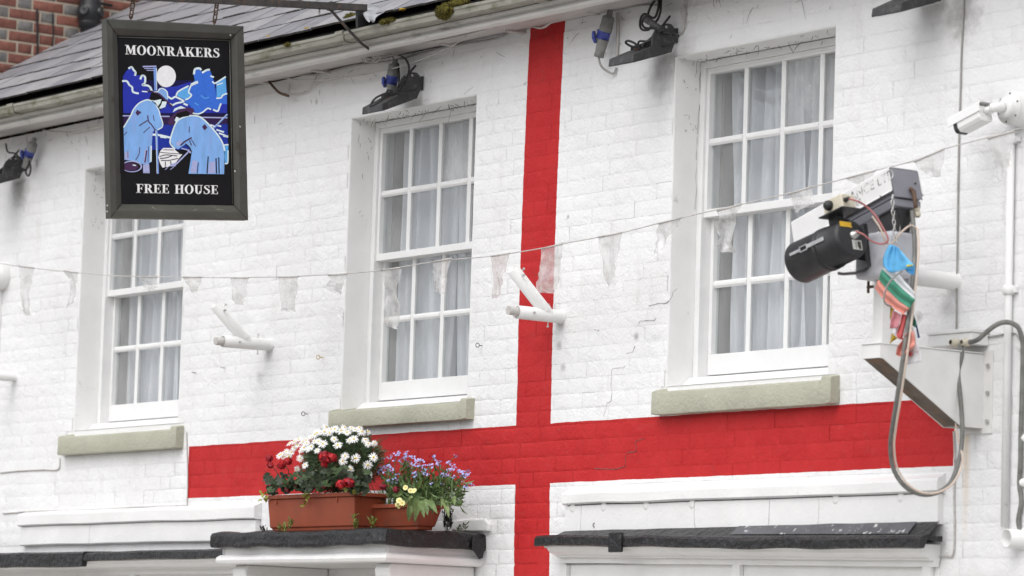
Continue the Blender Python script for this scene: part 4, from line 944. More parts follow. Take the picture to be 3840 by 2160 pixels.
PEN = [
 [((48,670),(86,675)),((50,700),(80,705)),((55,760),(74,765)),((54,790),(76,795))],
 [((160,683),(196,687)),((172,700),(194,705)),((178,740),(192,742)),((168,778),(182,762))],
 [((355,697),(396,697)),((358,715),(394,715)),((362,735),(390,728))],
 [((460,698),(508,698)),((466,712),(504,712)),((478,735),(490,740))],
 [((580,700),(626,700)),((584,730),(622,730)),((592,765),(616,767))],
 [((700,698),(750,697)),((702,720),(748,722)),((708,775),(740,780)),((706,782),(742,784))],
 [((826,693),(874,690)),((832,705),(872,702)),((812,722),(868,715)),((856,742),(862,740))],
 [((958,681),(1008,674)),((962,700),(1009,700)),((968,720),(1000,722)),((972,742),(994,735)),((970,770),(1006,770)),((960,815),(996,818)),((975,822),(994,828))],
 [((1090,660),(1136,651)),((1092,690),(1126,690)),((1094,715),(1120,712)),((1098,735),(1116,740))],
 [((1235,646),(1282,638)),((1238,670),(1276,664)),((1240,700),(1266,690)),((1240,750),(1254,748))],
 [((1362,627),(1416,614)),((1368,650),(1414,650)),((1358,680),(1412,690)),((1348,715),(1400,728)),((1350,736),(1386,738))],
 [((1505,598),(1564,586)),((1512,630),(1560,620)),((1520,690),(1548,680)),((1522,718),(1550,716))],
 [((1656,564),(1716,548)),((1652,580),(1700,572)),((1650,605),(1676,600)),((1648,640),(1664,636))],
 [((1804,532),(1866,514)),((1812,548),(1852,540)),((1800,560),(1842,556)),((1806,590),(1838,600)),((1802,620),(1845,612)),((1815,636),(1838,634))],
 [((1982,490),(2044,470)),((1990,505),(2043,500)),((2000,538),(2045,512))],
 [((2130,450),(2206,428)),((2140,458),(2200,440)),((2160,466),(2190,455))],
 [((2300,408),(2378,374)),((2310,425),(2375,395)),((2335,442),(2365,440)),((2352,446),(2362,444))],
 [((2485,350),(2552,330)),((2490,375),(2552,365)),((2496,410),(2540,410)),((2510,455),(2520,456))]]
for i, r_ in enumerate(PEN): pennant(r_, i+1, .024 if i not in (10, 13) else .036)

# ================================================================ flagpole sockets
def hexbolt(t, p, d, L=.016, r=.0065):
    d = Vector(d).normalized(); t.tube([p, p+d*L], r*.45, 6, smooth=False); t.tube([p+d*L, p+d*(L+.006)], r, 6, smooth=False)
def holder(X, yz, label):
    (wz, fy, fz, ey, ez, jy, jz, ty, tz) = yz
    h = thing('flagpole_socket', (X, 0, wz), label, 'flagpole socket', 'flagpole sockets on the wall')
    def hollow(a, b, r, nm):
        a, b = Vector(a), Vector(b); d = (b-a).normalized(); L = (b-a).length
        t = MB(); t.lathe([(r,0),(r,L),(r*.86,L),(r*.86,L-.06),(0,L-.06)], a, d, 24); return t.build(nm, M['whitep'], h)
    hollow((X,0,wz), (X,fy,fz), .033, 'arm_tube')
    t = MB(); t.tube([(X,fy+.10,fz), (X,ey,ez)], [.023,.022], 14); t.build('pole_stub', M['cablew'], h)
    hollow((X,jy+.03,jz-.035), (X,ty,tz), .0325, 'angled_tube')
    t = MB(); t.lathe([(.028,-.02),(.036,-.006),(.034,.006),(.029,.022)], (X,jy,jz-.008), (0,-.6,.8), 14); t.build('weld', M['whitep'], h)
    bt = MB(); dA = Vector((0, ty-jy, tz-jz)).normalized(); s = Vector((X,ty,tz))-dA*.05; pr = Vector((0, dA.z, -dA.y))
    hexbolt(bt, s+pr*.031, pr); hexbolt(bt, s+Vector((.031,0,0)), (1,0,0)); c = Vector((X,-.08,wz)); hexbolt(bt, c+Vector((0,0,.032)), (0,0,1), .02); hexbolt(bt, c-Vector((0,0,.032)), (0,0,-1), .02); hexbolt(bt, Vector((X+.032,fy*.72,fz)), (1,0,0), .008)
    bt.build('bolts', M['zinc'], h)
    t = MB(); t.lathe([(.036,-.004),(.038,.004),(.031,.010)], (X,0,wz), (0,-1,0), 20); t.build('wall_collar', M['render'], h)
holder(-2.505, (3.392,-.305,3.390,-.350,3.387,-.175,3.425,-.364,3.587), 'white tubular flagpole socket on bare wall between the left and middle windows')
holder(.192, (3.382,-.268,3.384,-.320,3.389,-.105,3.416,-.305,3.594), 'white tubular flagpole socket in front of the upright red band')
p = P(*dp(38, 948)); t = MB(); t.lathe([(.036,0),(.030,.006),(.030,.45),(.0,.45)], p, (0,-1,0), 20); tag(t.build('pole_tube', M['whitep']), 'white tube sticking out of the wall at the left edge', 'pole')
p = P(*q(3,1,1880,1385)); t = MB(); t.lathe([(.044,0),(.037,.008),(.036,.42),(.031,.42),(.031,.38),(0,.38)], p, (0,-1,0), 24); tag(t.build('pole_tube', M['whitep']), 'thick white tube from the wall, passing behind the tangled flags', 'pole')

# ================================================================ floodlights and their plugs
def floodlight(X, zw, label, yw=-.04, yo=-.27, dz=-.078, wd=.19, plate=True, seed=1):
    fl = thing('floodlight', (X-wd/2, 0, zw+.05), label, 'floodlight', 'floodlights under the eaves')
    a = Vector((X-wd, yw, zw)); e = Vector((0, yo-yw, dz)); n = Vector((0, dz, -(yo-yw))).normalized()
    if n.z < 0: n = -n
    L = e.length; ed = e.normalized(); th = .050
    t = MB(); prof = [(0,0),(L,0),(L+.004,.004),(L-.012,th*.72),(L*.45,th),(0,th)]
    t.prism([a+ed*u+n*v for u, v in prof], (wd,0,0)); t.build('housing', M['blackd'], fl, bev=.004)
    for k in range(9):
        x = wd*(.06+.88*k/8); f = MB(); f.prism([a+Vector((x,0,0))+ed*u+n*v for u, v in ((.01,th*.9),(L*.44,th*.9),(L*.40,th+.016),(.02,th+.020))], (.004,0,0)); f.build('fin', M['blackd'], fl)
    t = MB(); t.prism([a+Vector((.02,0,0))+ed*u-n*.002 for u in (.02, L-.02)]+[a+Vector((wd-.02,0,0))+ed*u-n*.002 for u in (L-.02, .02)], n*.0015); t.build('lens', M['black'], fl)
    if plate:
        off = [PX(*q(2,0,x,y), 1.07)-Vector((1.07,0,4.585)) for x, y in ((1405,470),(1412,360),(1440,300),(1490,255),(1550,235),(1600,240),(1635,280),(1648,340),(1640,430),(1605,520),(1500,540))]
        b = MB(); b.prism([Vector((X-.014, p.y, zw+p.z)) for p in off], (.012,0,0)); b.build('bracket_arm', M['blackd'], fl, bev=.004)
        b = MB(); b.box((X-wd+.006, -.012, zw+.05), (X-.007, -.003, zw+.12)); b.build('wall_plate', M['blackd'], fl, bev=.002)
        for k in (0, 1):
            b = MB(); hexbolt(b, Vector((X-.007, -.08-.035*k, zw+.115-.004*k)), (1,0,0), .002, .007); b.build('bolt', M['zinc'], fl)
    b = MB(); b.tube(curve([a+Vector((wd*.55,0,0))+ed*(L*.55)+n*th, a+Vector((wd*.6,0,0))+ed*(L*.50)+n*(th+.035), a+Vector((wd*.8,0,0))+ed*(L*.40)+n*(th+.03), a+Vector((wd*.95,0,0))+ed*(L*.15)+n*(th+.07), Vector((X,-.06,zw+.17))], 5), .0055, 7); b.build('lead_cable', M['cable'], fl)
    b = MB(); b.lathe([(.014,0),(.014,.012),(.010,.013),(.010,.026),(.006,.03)], a+Vector((wd*.55,0,0))+ed*(L*.55)+n*(th-.002), n, 10); b.build('cable_gland', M['rust'], fl)
    return fl
F2 = floodlight(1.075, 4.585, 'flat black floodlight beside the top corner of the right window')
F1 = floodlight(-1.075, 4.600, 'flat black floodlight over the head of the middle window', dz=-.092, yo=-.255)
F4 = floodlight(2.965, 4.582, 'flat black floodlight cut by the top edge above the right camera')
F0 = floodlight(-5.43, 4.582, 'dusty black floodlight at the far left edge under the gutter')
def loops(fl, name, pts, r=.0058, mat='cable'):
    t = MB(); t.tube(curve(pts, 6), r, 7); return t.build(name, M[mat], fl)
# cable tangles hung over the lamps
A = lambda x, y, Y=-.10: P(*q(2,0,x,y), Y)
loops(F2, 'cable_coil', [A(1450,-10,-.05),A(1400,60),A(1370,150),A(1400,230),A(1460,260,-.13),A(1520,320,-.12),A(1600,350,-.1),A(1620,430),A(1500,470)])
loops(F2, 'cable_coil', [A(1480,-10,-.05),A(1470,90),A(1430,180),A(1330,140),A(1290,210),A(1300,290),A(1370,300),A(1420,250),A(1500,320)])
loops(F2, 'cable_coil', [A(1500,-10,-.05),A(1490,130),A(1440,220),A(1350,160),A(1310,230),A(1340,280),A(1450,290),A(1560,340),A(1650,340),A(1670,370),A(1610,380)])
loops(F2, 'cable_coil', [A(1290,500,-.2),A(1240,440,-.22),A(1170,410,-.24),A(1145,430,-.24),A(1200,465,-.22),A(1290,480,-.2)])
loops(F2, 'cable_coil', [A(1310,480,-.2),A(1340,430,-.17),A(1430,390,-.14),A(1470,330,-.12)])
t = MB(); t.tube([A(1350,200,-.14), A(1500,290,-.14)], [.016,.014], 10); t.build('inline_connector', M['blackd'], F2)
B1 = lambda x, y, Y=-.12: P(*q(1,0,x,y), Y)
loops(F1, 'cable_coil', [B1(1440,560,-.04),B1(1510,600),B1(1540,700),B1(1500,820),B1(1440,900,-.2),B1(1330,960,-.26),B1(1200,1050,-.33),B1(1150,1060,-.35)])
loops(F1, 'cable_coil', [B1(1150,1060,-.35),B1(1200,990,-.33),B1(1290,945,-.29),B1(1370,930,-.24),B1(1500,915,-.16),B1(1600,905,-.1),B1(1640,860,-.08)])
loops(F1, 'cable_coil', [B1(1140,1075,-.35),B1(1230,1030,-.31),B1(1300,960,-.27),B1(1420,900,-.2),B1(1440,780,-.1),B1(1430,640,-.05)])
C0 = lambda x, y, Y=-.12: P(*q(0,1,x,y), Y)
loops(F0, 'cable_coil', [C0(60,0,-.06),C0(80,80),C0(160,100),C0(190,180),C0(100,230),C0(0,270)])
loops(F0, 'cable_coil', [C0(290,160,-.06),C0(310,240),C0(290,320),C0(260,280),C0(300,180)])
def plug(pts, R0, label, Y=-.07, flap=None):
    a, b, c, d = [P(x, y, Y) for x, y in pts]; ax = (d-a).normalized()
    pl = thing('socket_plug', a, label, 'plug', 'blue and grey socket plugs under the eaves')
    t = MB(); L = (b-a).length; t.lathe([(R0*.45,-.03),(R0*.5,-.004),(R0*.85,0),(R0,.01),(R0,L*.6),(R0*1.06,L*.62),(R0*1.06,L)], a, ax, 18); t.build('back_shell', M['greyp'], pl)
    t = MB(); L = (c-b).length; t.lathe([(R0*1.0,-.002),(R0*1.16,0),(R0*1.16,.006),(R0*1.08,.008),(R0*1.05,L),(R0*.7,L+.001)], b, ax, 18); t.build('blue_collar', M['bluep'], pl)
    t = MB(); L = (d-c).length; t.lathe([(R0*.95,0),(R0*.85,L*.4),(R0*.75,L*.8),(R0*.82,L*.82),(R0*.82,L*.97),(R0*.7,L),(0,L)], c, ax, 18); t.build('plug_body', M['greyp'], pl)
    sd = Vector((-.75,-.66,0)); f = MB(); o = b.lerp(c, .7)+sd*R0*1.25
    f.lathe([(0,.0),(R0*.95,0),(R0*1.0,.004),(R0*.95,.012),(R0*.4,.016),(0,.016)], o, (sd+Vector((0,0,-.15))), 16); f.build('flap_lid', M['bluep'], pl)
    t = MB(); e = (o+sd*.017); t.obox(e+Vector((.006,-.008,-.012)), Vector((-.012,.014,0)), (0,0,.024), sd*.001); t.build('rating_label', M['labelp'], pl)
    return pl
pg = plug([q(2,0,975,165), q(2,0,930,312), q(2,0,918,395), q(2,0,873,575)], .031, 'grey and blue socket plug hanging right of the red band top')
loops(pg, 'tail_cable', [P(*q(2,0,873,575),-.07), P(*q(2,0,890,650),-.06), P(*q(2,0,940,705),-.04), P(*q(2,0,1020,740),-.015), P(*q(2,0,1050,680),-.008)], .0055, 'cableg')
plug([q(1,0,1395,650), q(1,0,1375,765), q(1,0,1370,850), q(1,0,1345,935)], .030, 'blue and grey socket plug above the middle window lamp')
plug([q(0,1,335,-10), q(0,1,305,60), q(0,1,290,125), q(0,1,255,240)], .030, 'blue and grey socket plug behind the far left lamp')
# ================================================================ steel arm for the big camera
AX1, AX0, AYO = 3.235, 3.120, -.585
arm = thing('camera_bracket', (AX1-.06, 0, 2.72), 'white painted steel wedge bracket with rusty underside, bolted to the wall', 'bracket')
def zt(y): return 3.036
t = MB()
side = [(-.006,3.034),(AYO,3.036),(AYO,2.978),(AYO+.02,2.976),(-.125,2.722),(-.006,2.722)]
t.prism([(AX1-.006,y,z) for y, z in side], (.006,0,0)); t.prism([(AX0,y,z) for y, z in side], (.006,0,0)); t.build('side_plate', M['steelw'], arm)
t = MB(); t.box((AX0+.0065, AYO+.0005, 2.9785), (AX1-.0065, AYO+.006, 3.0355)); t.build('end_plate', M['steelw'], arm)
t = MB(); t.prism([(AX0+.0065,AYO+.004,2.979),(AX0+.0065,-.126,2.724),(AX0+.0065,-.126,2.733),(AX0+.0065,AYO+.010,2.989)], (AX1-AX0-.013,0,0)); t.build('underside_plate', M['steelr'], arm)
t = MB(); t.box((AX0-.005, AYO-.006, 3.0365), (AX1+.005, -.012, 3.0415)); t.build('top_plate', M['steelw'], arm, bev=.001)
t = MB(); t.box((AX0-.03, -.0055, 2.70), (AX1+.055, -.0005, 3.05)); t.build('wall_plate', M['steelw'], arm)
for z in (2.985, 2.87, 2.75):
    t = MB(); hexbolt(t, Vector((AX1+.032, -.0055, z)), (0,-1,0), .004, .010); t.build('bolt', M['zinc'], arm)
t = MB(); t.box((AX0+.030, AYO+.030, 3.042), (AX0+.090, AYO+.090, 3.305)); t.build('post', M['steelw'], arm, bev=.004)
t = MB(); t.tube([(AX0-.03, AYO+.05, 3.285), (AX0+.13, AYO+.05, 3.285)], .0065, 8); t.tube([(AX0-.025, AYO+.05, 3.26), (AX0-.025, AYO+.05, 3.31)], .006, 8); t.build('clamp_bolt', M['rust'], arm)

# ================================================================ the big camera
cv = thing('surveillance_camera', (AX0+.06, AYO+.06, 3.305), 'large white boxed surveillance camera with sunshield, tilted down on the steel bracket', 'camera')
t = MB(); bx0, bx1 = P(*q(3,1,862,1200), -.62).x, P(*q(3,1,1225,1200), -.62).x
t.box((bx0, -.62, 3.308), (bx1, -.46, 3.50)); t.build('pan_tilt_unit', M['greyl'], cv, bev=.022, seg=4)
t = MB(); t.box((bx1-.13, -.575, 3.50), (bx1-.02, -.475, 3.62)); t.build('tilt_neck', M['black'], cv, bev=.01)
PT = R(16.0); ha = Vector((-math.cos(PT), 0, -math.sin(PT))); hd = Vector((math.sin(PT), 0, -math.cos(PT))); hw = Vector((0, 1, 0))
B0 = P(*q(3,1,1212,238), -.60)
HL, HW, HH = .585, .158, .165
sec = lambda pts, L0, L1, mat, nm, bev=.002: (lambda t: t.build(nm, mat, cv, bev=bev))(MB().prism([B0+ha*L0+hw*u+hd*v for u, v in pts], ha*(L1-L0)))
sec([(.006,.010),(HW-.006,.010),(HW-.006,.128),(.006,.128)], .006, HL-.05, M['greym'], 'body')
sec([(.004,.132),(HW-.004,.132),(HW-.012,.166),(.012,.166)], .004, HL-.08, M['greym'], 'base_tray', .004)
# sunshield: folded white sheet, top and two sides, with a rolled lower flange
sh = MB(); sp_ = [(-.012,.108),(-.004,.098),(-.002,.004),(.004,-.003),(HW-.004,-.003),(HW+.002,.004),(HW+.004,.098),(HW+.012,.108)]
rows = [[B0+ha*L+hw*u+hd*v for u, v in sp_] for L in (-.004, HL*.5, HL+.06)]
sh.sheet(rows, smooth=False); sh.build('sunshield', M['housing'], cv, solid=.003)
t = MB(); t.prism([B0+ha*-.002+hw*u+hd*v for u, v in ((.002,.002),(HW-.002,.002),(HW-.002,.129),(.002,.129))], -ha*.004); ep = t.build('end_plate', M['greym'], cv, bev=.001)
t = MB(); hexbolt(t, B0-ha*.006+hw*(HW-.03)+hd*.06, -ha, .001, .004); hexbolt(t, B0+ha*.06-hw*.012+hd*.107, (0,-1,0), .0, .003); t.build('screw', M['labeltext'], cv)
t = MB(); c = B0-ha*.008+hw*(HW*.62)+hd*.085
t.tube([c, c+hd*.02-ha*.012, c+hd*.06-ha*.012, c+hd*.09-ha*.01], [.008,.011,.008,.009], 9); t.tube([c+hd*.004-hw*.012-ha*.008, c+hd*.02-ha*.01], .007, 7); t.build('hasp', M['rust'], cv)
t = MB(); g1 = B0+ha*.035+hw*.045+hd*.166; t.lathe([(.015,0),(.015,.018),(.010,.020),(.010,.035),(.004,.038)], g1, hd, 12); t.build('cable_gland', M['black'], cv)
t = MB(); g2 = B0+ha*.012+hw*(HW-.03)+hd*.160; t.lathe([(.014,0),(.014,.016),(.011,.017),(.011,.024),(.014,.025),(.014,.038),(.009,.042)], g2, hd, 12); t.build('brass_gland', M['creamp'], cv)
# faded lettering on the side of the shield
def flat_text(body, o, ex, ez, size, mat, nm, parent, depth=.0006):
    cu = bpy.data.curves.new('tmp', 'FONT'); cu.body = body; cu.size = 1; ob = bpy.data.objects.new('tmp', cu); COL.objects.link(ob)
    me = bpy.data.meshes.new_from_object(ob.evaluated_get(bpy.context.evaluated_depsgraph_get())); COL.objects.unlink(ob); bpy.data.objects.remove(ob)
    off = wloc(parent)
    for v in me.vertices: v.co = o+ex*(v.co.x*size)+ez*(v.co.y*size)-off
    me.materials.clear(); me.materials.append(mat); t = bpy.data.objects.new(nm, me); COL.objects.link(t); t.parent = parent; return t
fo = B0+ha*.395-hw*.0052+hd*.056
flat_text('VEILLANCE LTD', fo, -ha, -hd, .060, M['fadedtext'], 'faded_lettering', cv)
flat_text('01380 8200', B0+ha*.36-hw*.0066+hd*.088, -ha, -hd, .036, M['fadedtext'], 'faded_lettering', cv)
# security chains
def chain(parent, pts, stp=.017, r=.0019, mat='zinc', nm='chain'):
    c = curve(pts, 10); t = MB(); acc = 0; k = 0
    for i in range(1, len(c)):
        acc += (c[i]-c[i-1]).length
        if acc >= stp:
            acc = 0; d = (c[i]-c[i-1]).normalized(); sd = d.cross(Vector((.3,.9,.1))).normalized()
            if k % 2: sd = d.cross(sd)
            link(t, c[i], d, sd, stp*1.35, stp*.72, r); k += 1
    return t.build(nm, M[mat], parent)
Cz = lambda x, y, Y=-.63: P(*q(3,1,x,y), Y)
chain(cv, [Cz(1252,480,-.62), Cz(1255,640), Cz(1268,800), Cz(1275,900), Cz(1285,1000)])
chain(cv, [Cz(1450,720,-.50), Cz(1440,840,-.5), Cz(1430,940,-.5), Cz(1405,1030,-.5)])
# infrared lamp slung on the street side
la = Vector((-math.cos(R(14)), -.02, -math.sin(R(14)))).normalized()
LB = P(*q(3,1,852,945), -.745); LR = .089; LL = .335
t = MB(); t.lathe([(0,0),(LR*.80,0),(LR*.93,.006),(LR*.98,.02),(LR*.985,.125),(LR*1.03,.127),(LR*1.03,.139),(LR*.99,.141),(LR*.99,.148),(LR*1.04,.150),(LR*1.04,.162),(LR,.164),(LR*1.02,LL-.01),(LR*.98,LL),(LR*.92,LL-.004),(LR*.90,LL-.05),(0,LL-.05)], LB, la, 40)
lamp = t.build('infrared_lamp', M['black'], cv)
su = la.cross(Vector((0,0,1))).normalized(); lu = su.cross(la).normalized()
if su.y > 0: su = -su
if lu.z < 0: lu = -lu
# over-centre clip
t = MB(); s0 = LB+la*.075+su*LR*.985+lu*LR*.05; t.obox(s0, la*.105, lu*.017, su*.008)
for (l0, l1, w0, w1) in ((.106,.111,-.004,.022),(.150,.155,-.004,.022),(.1112,.1498,-.004,.001),(.1112,.1498,.017,.022)): t.obox(s0+la*l0+lu*w0, la*(l1-l0), lu*(w1-w0), su*.006)
t.obox(s0+la*.156+lu*.002, la*.062, lu*.013, su*.006); t.build('toggle_clip', M['stainless'], lamp, bev=.001)
bn = -la
t = MB(); o = LB+bn*.0015+lu*.045+su*.030; t.obox(o-su*.032, su*.064, lu*.022, bn*.001); yl = t.build('yellow_label', M['yellowl'], lamp)
flat_text('IR ~ 70', o-su*.026+lu*.006+bn*.0016, (-su) if (-su).dot(RI) > 0 else su, lu, .013, M['labeltext'], 'label_print', lamp)
t = MB(); o = LB+bn*.0015-lu*.050-su*.018; t.obox(o-su*.026, su*.052, lu*.042, bn*.001); t.build('rating_label', M['labelp'], lamp)
t = MB(); o2 = o+bn*.0014; 
for (a, b, c, d) in ((-.020,.030,.004,.036),(-.020,.030,.010,.006),(-.006,.008,.012,.034),(.006,.012,.006,.030)): t.obox(o2+su*a+lu*c, su*max(.003, (b-a)*.3), lu*max(.003, (d-c)), bn*.0004)
t.build('label_print', M['labeltext'], lamp)
t = MB(); pb = LB+lu*.012-su*.004; t.lathe([(.018,0),(.018,.012),(.013,.013),(.013,.03),(.008,.034)], pb, bn, 14); t.build('plug_socket', M['zinc'], lamp)
# yoke strap under the lamp back to the pan unit
Yk = lambda x, y, Y=-.70: P(*q(3,1,x,y), Y)
t = MB(); t.prism([Yk(850,1150,-.66), Yk(985,1180,-.64), Yk(1020,1235,-.63), Yk(1020,1225,-.63), Yk(960,800,-.64), Yk(905,830,-.66)], (.0,.02,0)); t.build('yoke_plate', M['black'], cv)
t = MB(); t.sheet([[Yk(700,1290,-.76), Yk(760,1300,-.74), Yk(880,1290,-.70), Yk(1010,1240,-.63)], [Yk(705,1312,-.70), Yk(760,1318,-.68), Yk(880,1310,-.65), Yk(1015,1262,-.60)]]); t.build('yoke_strap', M['blackd'], cv, solid=.005)
# photocell box above the lamp on its dark shelf
bxo = P(*q(3,1,545,585), -.80); t = MB(); e1 = P(*q(3,1,765,490), -.80)-bxo; e1 = -la*.118; t.obox(bxo, e1, Vector((0,.075,0)), lu*-.062); pcb = t.build('photocell_box', M['creamp'], cv, bev=.007, seg=3)
t = MB(); t.lathe([(.022,0),(.022,.006),(.020,.016),(.012,.026),(0,.029)], bxo-la*.042+Vector((0,-.001,0))-lu*.030, (0,-1,0), 18); t.build('dome', M['black'], cv)
t = MB(); t.obox(bxo+la*.012-lu*.066+Vector((0,-.022,0)), -la*.150, Vector((0,.10,0)), -lu*.005); t.obox(bxo+la*.0-lu*.0715+Vector((0,.02,0)), -la*.05, Vector((0,.04,0)), -lu*.030); t.build('shelf', M['black'], cv)
t = MB(); t.tube([bxo-la*.112-lu*.028+Vector((0,.02,0)), bxo-la*.150-lu*.034+Vector((0,.01,0))], [.012,.008], 9); t.build('box_gland', M['black'], cv)
def cab(parent, pts, r, mat, nm='lead_cable'): t = MB(); t.tube(curve(pts, 7), r, 8); return t.build(nm, M[mat], parent)
K = lambda x, y, Y=-.68: P(*q(3,1,x,y), Y)
cab(cv, [K(815,552,-.80), K(900,575,-.78), K(985,625,-.74), K(1080,720,-.71), K(1160,850,-.69), K(1205,940,-.68), K(1195,990,-.68), K(1130,1005,-.69), K(1040,975,-.72), K(960,910,-.75), K(885,880,-.76)], .0042, 'cabler')
cab(cv, [K(1050,730,-.70), K(1120,830,-.69), K(1165,930,-.68), K(1200,1000,-.66), K(1260,990,-.62), K(1330,900,-.58), K(1420,825,-.53), K(1470,830,-.51), K(1515,862,-.5)], .0042, 'cableb')
cab(cv, [K(1318,745,-.55), K(1325,860,-.55), K(1320,1000,-.55)], .004, 'cableg')
t = MB(); t.prism([K(1300,1005,-.5), K(1400,1015,-.5), K(1425,1180,-.5), K(1425,1420,-.5), K(1340,1440,-.5), K(1290,1200,-.5)], (0,.006,0)); t.build('side_panel', M['greyl'], cv)

# ================================================================ cable loops
D = lambda x, y, Y: P(*dp(x, y), Y)
lp1 = [D(2294,530,-.50),D(2299,580,-.51),D(2301,640,-.53),D(2292,740,-.60),D(2283,820,-.64),D(2272,900,-.66),D(2257,1000,-.64),D(2244,1080,-.60),D(2240,1130,-.56),D(2248,1180,-.52),D(2275,1222,-.48),D(2315,1243,-.42),D(2355,1240,-.36),D(2390,1215,-.30),D(2412,1160,-.22),D(2421,1090,-.17),D(2417,1010,-.15),D(2411,940,-.14),D(2420,890,-.13),D(2415,866,-.12)]
o = MB(); o.tube(curve(lp1, 6), 0.0098, 10); big = tag(o.build('conduit_loop', M['conduit']), 'grey flexible conduit drooping in a loop under the big camera', 'conduit')
lp2 = [p+Vector((.03,-.006,.004)) for p in lp1[1:15]]+[D(2405,1080,-.15),D(2408,1000,-.14),D(2395,930,-.13),D(2360,885,-.10),D(2345,870,-.09)]
o = MB(); o.tube(curve(lp2, 6), .0046, 8); tag(o.build('cable_loop', M['cableb']), 'thin buff cable tied along the drooping conduit', 'cable')
jb0, jb1 = P(*q(3,2,1592,610), -.10), P(*q(3,2,2062,610), -.10)
jb = thing('junction_box', ((jb0.x+jb1.x)/2, 0, jb0.z), 'white plastic junction box sitting on top of the steel bracket', 'junction box')
t = MB(); t.box((jb0.x+.01, -.10, jb0.z+.004), (jb1.x-.01, -.001, jb0.z+.055)); t.build('box', M['whitep'], jb, bev=.004)
t = MB(); t.box((jb0.x+.004, -.106, jb0.z+.0555), (jb1.x-.004, -.001, jb0.z+.072)); t.build('lid', M['whitep'], jb, bev=.003)
for px in (1900, 2010):
    c = P(*q(3,2,px,552), -.101); t = MB(); t.lathe([(.018,0),(.018,.018),(.014,.019),(.014,.034),(.010,.036)], c, (0,-1,0), 12); t.build('cable_gland', M['creamp'], jb)
lp3 = [P(*q(3,2,2030,545),-.13),P(*q(3,2,2110,520),-.14),P(*q(3,2,2220,425),-.13),P(*q(3,2,2320,360),-.11),P(*q(3,2,2420,345),-.09),P(*q(3,2,2510,390),-.06),P(*q(3,2,2550,480),-.035),P(*q(3,2,2565,600),-.02),P(*q(3,2,2560,900),-.014),P(*q(3,2,2555,1100),-.014),P(*q(3,3,2545,0),-.014),P(*q(3,3,2540,300),-.014),P(*q(3,3,2530,520),-.014),P(*q(3,3,2550,700),-.014),P(*q(3,3,2520,900),-.012),P(*q(3,3,2560,1060),-.012)]
t = MB(); t.tube(curve(lp3, 6), .0105, 10); tag(t.build('conduit_run', M['conduit']), 'grey conduit arching from the junction box and running down the right edge', 'conduit')
for y, r_, wh in ((600,2,'topmost'),(1045,2,'second from the top'),(60,3,'third from the top'),(510,3,'lowest')):
    p = P(*q(3,r_,2545,y), -.012); t = MB(); t.lathe([(.020,0),(.018,.010),(.010,.018),(0,.02)], p+Vector((0,.01,0)), (0,-1,0), 10); tag(t.build('conduit_clip', M['render']), 'painted lump of filler on the right edge conduit, '+wh+' of four', 'clip', 'filler lumps on the right hand conduit')

# ================================================================ scraps of flag bunting caught on the camera
def scrap(name, rows, mat, label, Y=-.66, wr=.014, seed=1, par=None, cat='flag', n=12, yo=None, curlx=0):
    """rows of ((left px),(right px)) in display pixels, cloth with folds"""
    t = MB(); g = []
    for i in range(n+1):
        u = i/n*(len(rows)-1); k = min(int(u), len(rows)-2); f = u-k
        (a, b), (c, d) = rows[k], rows[k+1]
        L = (a[0]+(c[0]-a[0])*f, a[1]+(c[1]-a[1])*f); Q = (b[0]+(d[0]-b[0])*f, b[1]+(d[1]-b[1])*f)
        g.append([P(*dp(L[0]+(Q[0]-L[0])*j/8, L[1]+(Q[1]-L[1])*j/8), Y+wr*math.sin(j*.8+i*.15+seed)+wr*.5*noise.noise(Vector((i*.4, j*.4, seed)))) for j in range(9)])
    t.sheet(g); o = t.build(name, M[mat], par, solid=.0012)
    if label: tag(o, label, cat)
    return o
sc = lambda x, y: ((3180+x/3.15)/1.4907, (880+y/3.15)/1.4907)   # read off the enlarged view
bf = thing('flag_scrap', P(*dp(*sc(560,140)), -.68), 'sky blue flag with yellow edge, knotted at top of the tangle', 'flag')
scrap('cloth', [(sc(490,115),sc(545,125)),(sc(440,200),sc(545,200)),(sc(412,290),sc(530,320)),(sc(415,370),sc(518,380)),(sc(480,430),sc(515,452))], 'fblue', None, -.69, .006, 2, bf)
scrap('cloth', [(sc(545,130),sc(590,150)),(sc(535,230),sc(660,230)),(sc(528,330),sc(730,310)),(sc(516,420),sc(785,360)),(sc(515,452),sc(785,378))], 'fblue', None, -.70, .008, 5, bf)
scrap('curled_corner', [(sc(665,400),sc(787,372)),(sc(700,445),sc(788,420)),(sc(755,472),sc(780,474))], 'fblue', None, -.68, .008, 3, bf)
scrap('yellow_edge', [(sc(692,357),sc(762,352)),(sc(690,378),sc(770,366))], 'fyellow', None, -.714, .004, 1, bf)
gf = thing('flag_scrap', P(*dp(*sc(400,420)), -.67), 'flag striped white, green and faded red, tied below the blue one', 'flag')
scrap('green_stripe', [(sc(400,405),sc(362,525)),(sc(520,520),sc(470,655)),(sc(640,640),sc(600,780)),(sc(795,770),sc(725,868))], 'fgreen', None, -.665, .008, 2, gf)
scrap('white_stripe', [(sc(470,400),sc(405,400)),(sc(570,420),sc(520,518)),(sc(680,560),sc(640,636)),(sc(795,690),sc(795,768))], 'fwhite', None, -.662, .007, 2, gf)
scrap('red_stripe', [(sc(360,527),sc(318,635)),(sc(468,657),sc(430,785)),(sc(598,782),sc(560,880)),(sc(724,870),sc(655,945))], 'fpink', None, -.664, .008, 2, gf)
t = MB(); t.tube(curve([P(*dp(*sc(x, y)), Y) for x, y, Y in ((640,430,-.69),(560,490,-.695),(480,580,-.70),(435,690,-.70),(425,780,-.695),(460,830,-.68),(510,845,-.66))], 6), .004, 7); tag(t.build('tie_cable', M['cableg']), 'grey cable looped round the striped flag', 'cable')
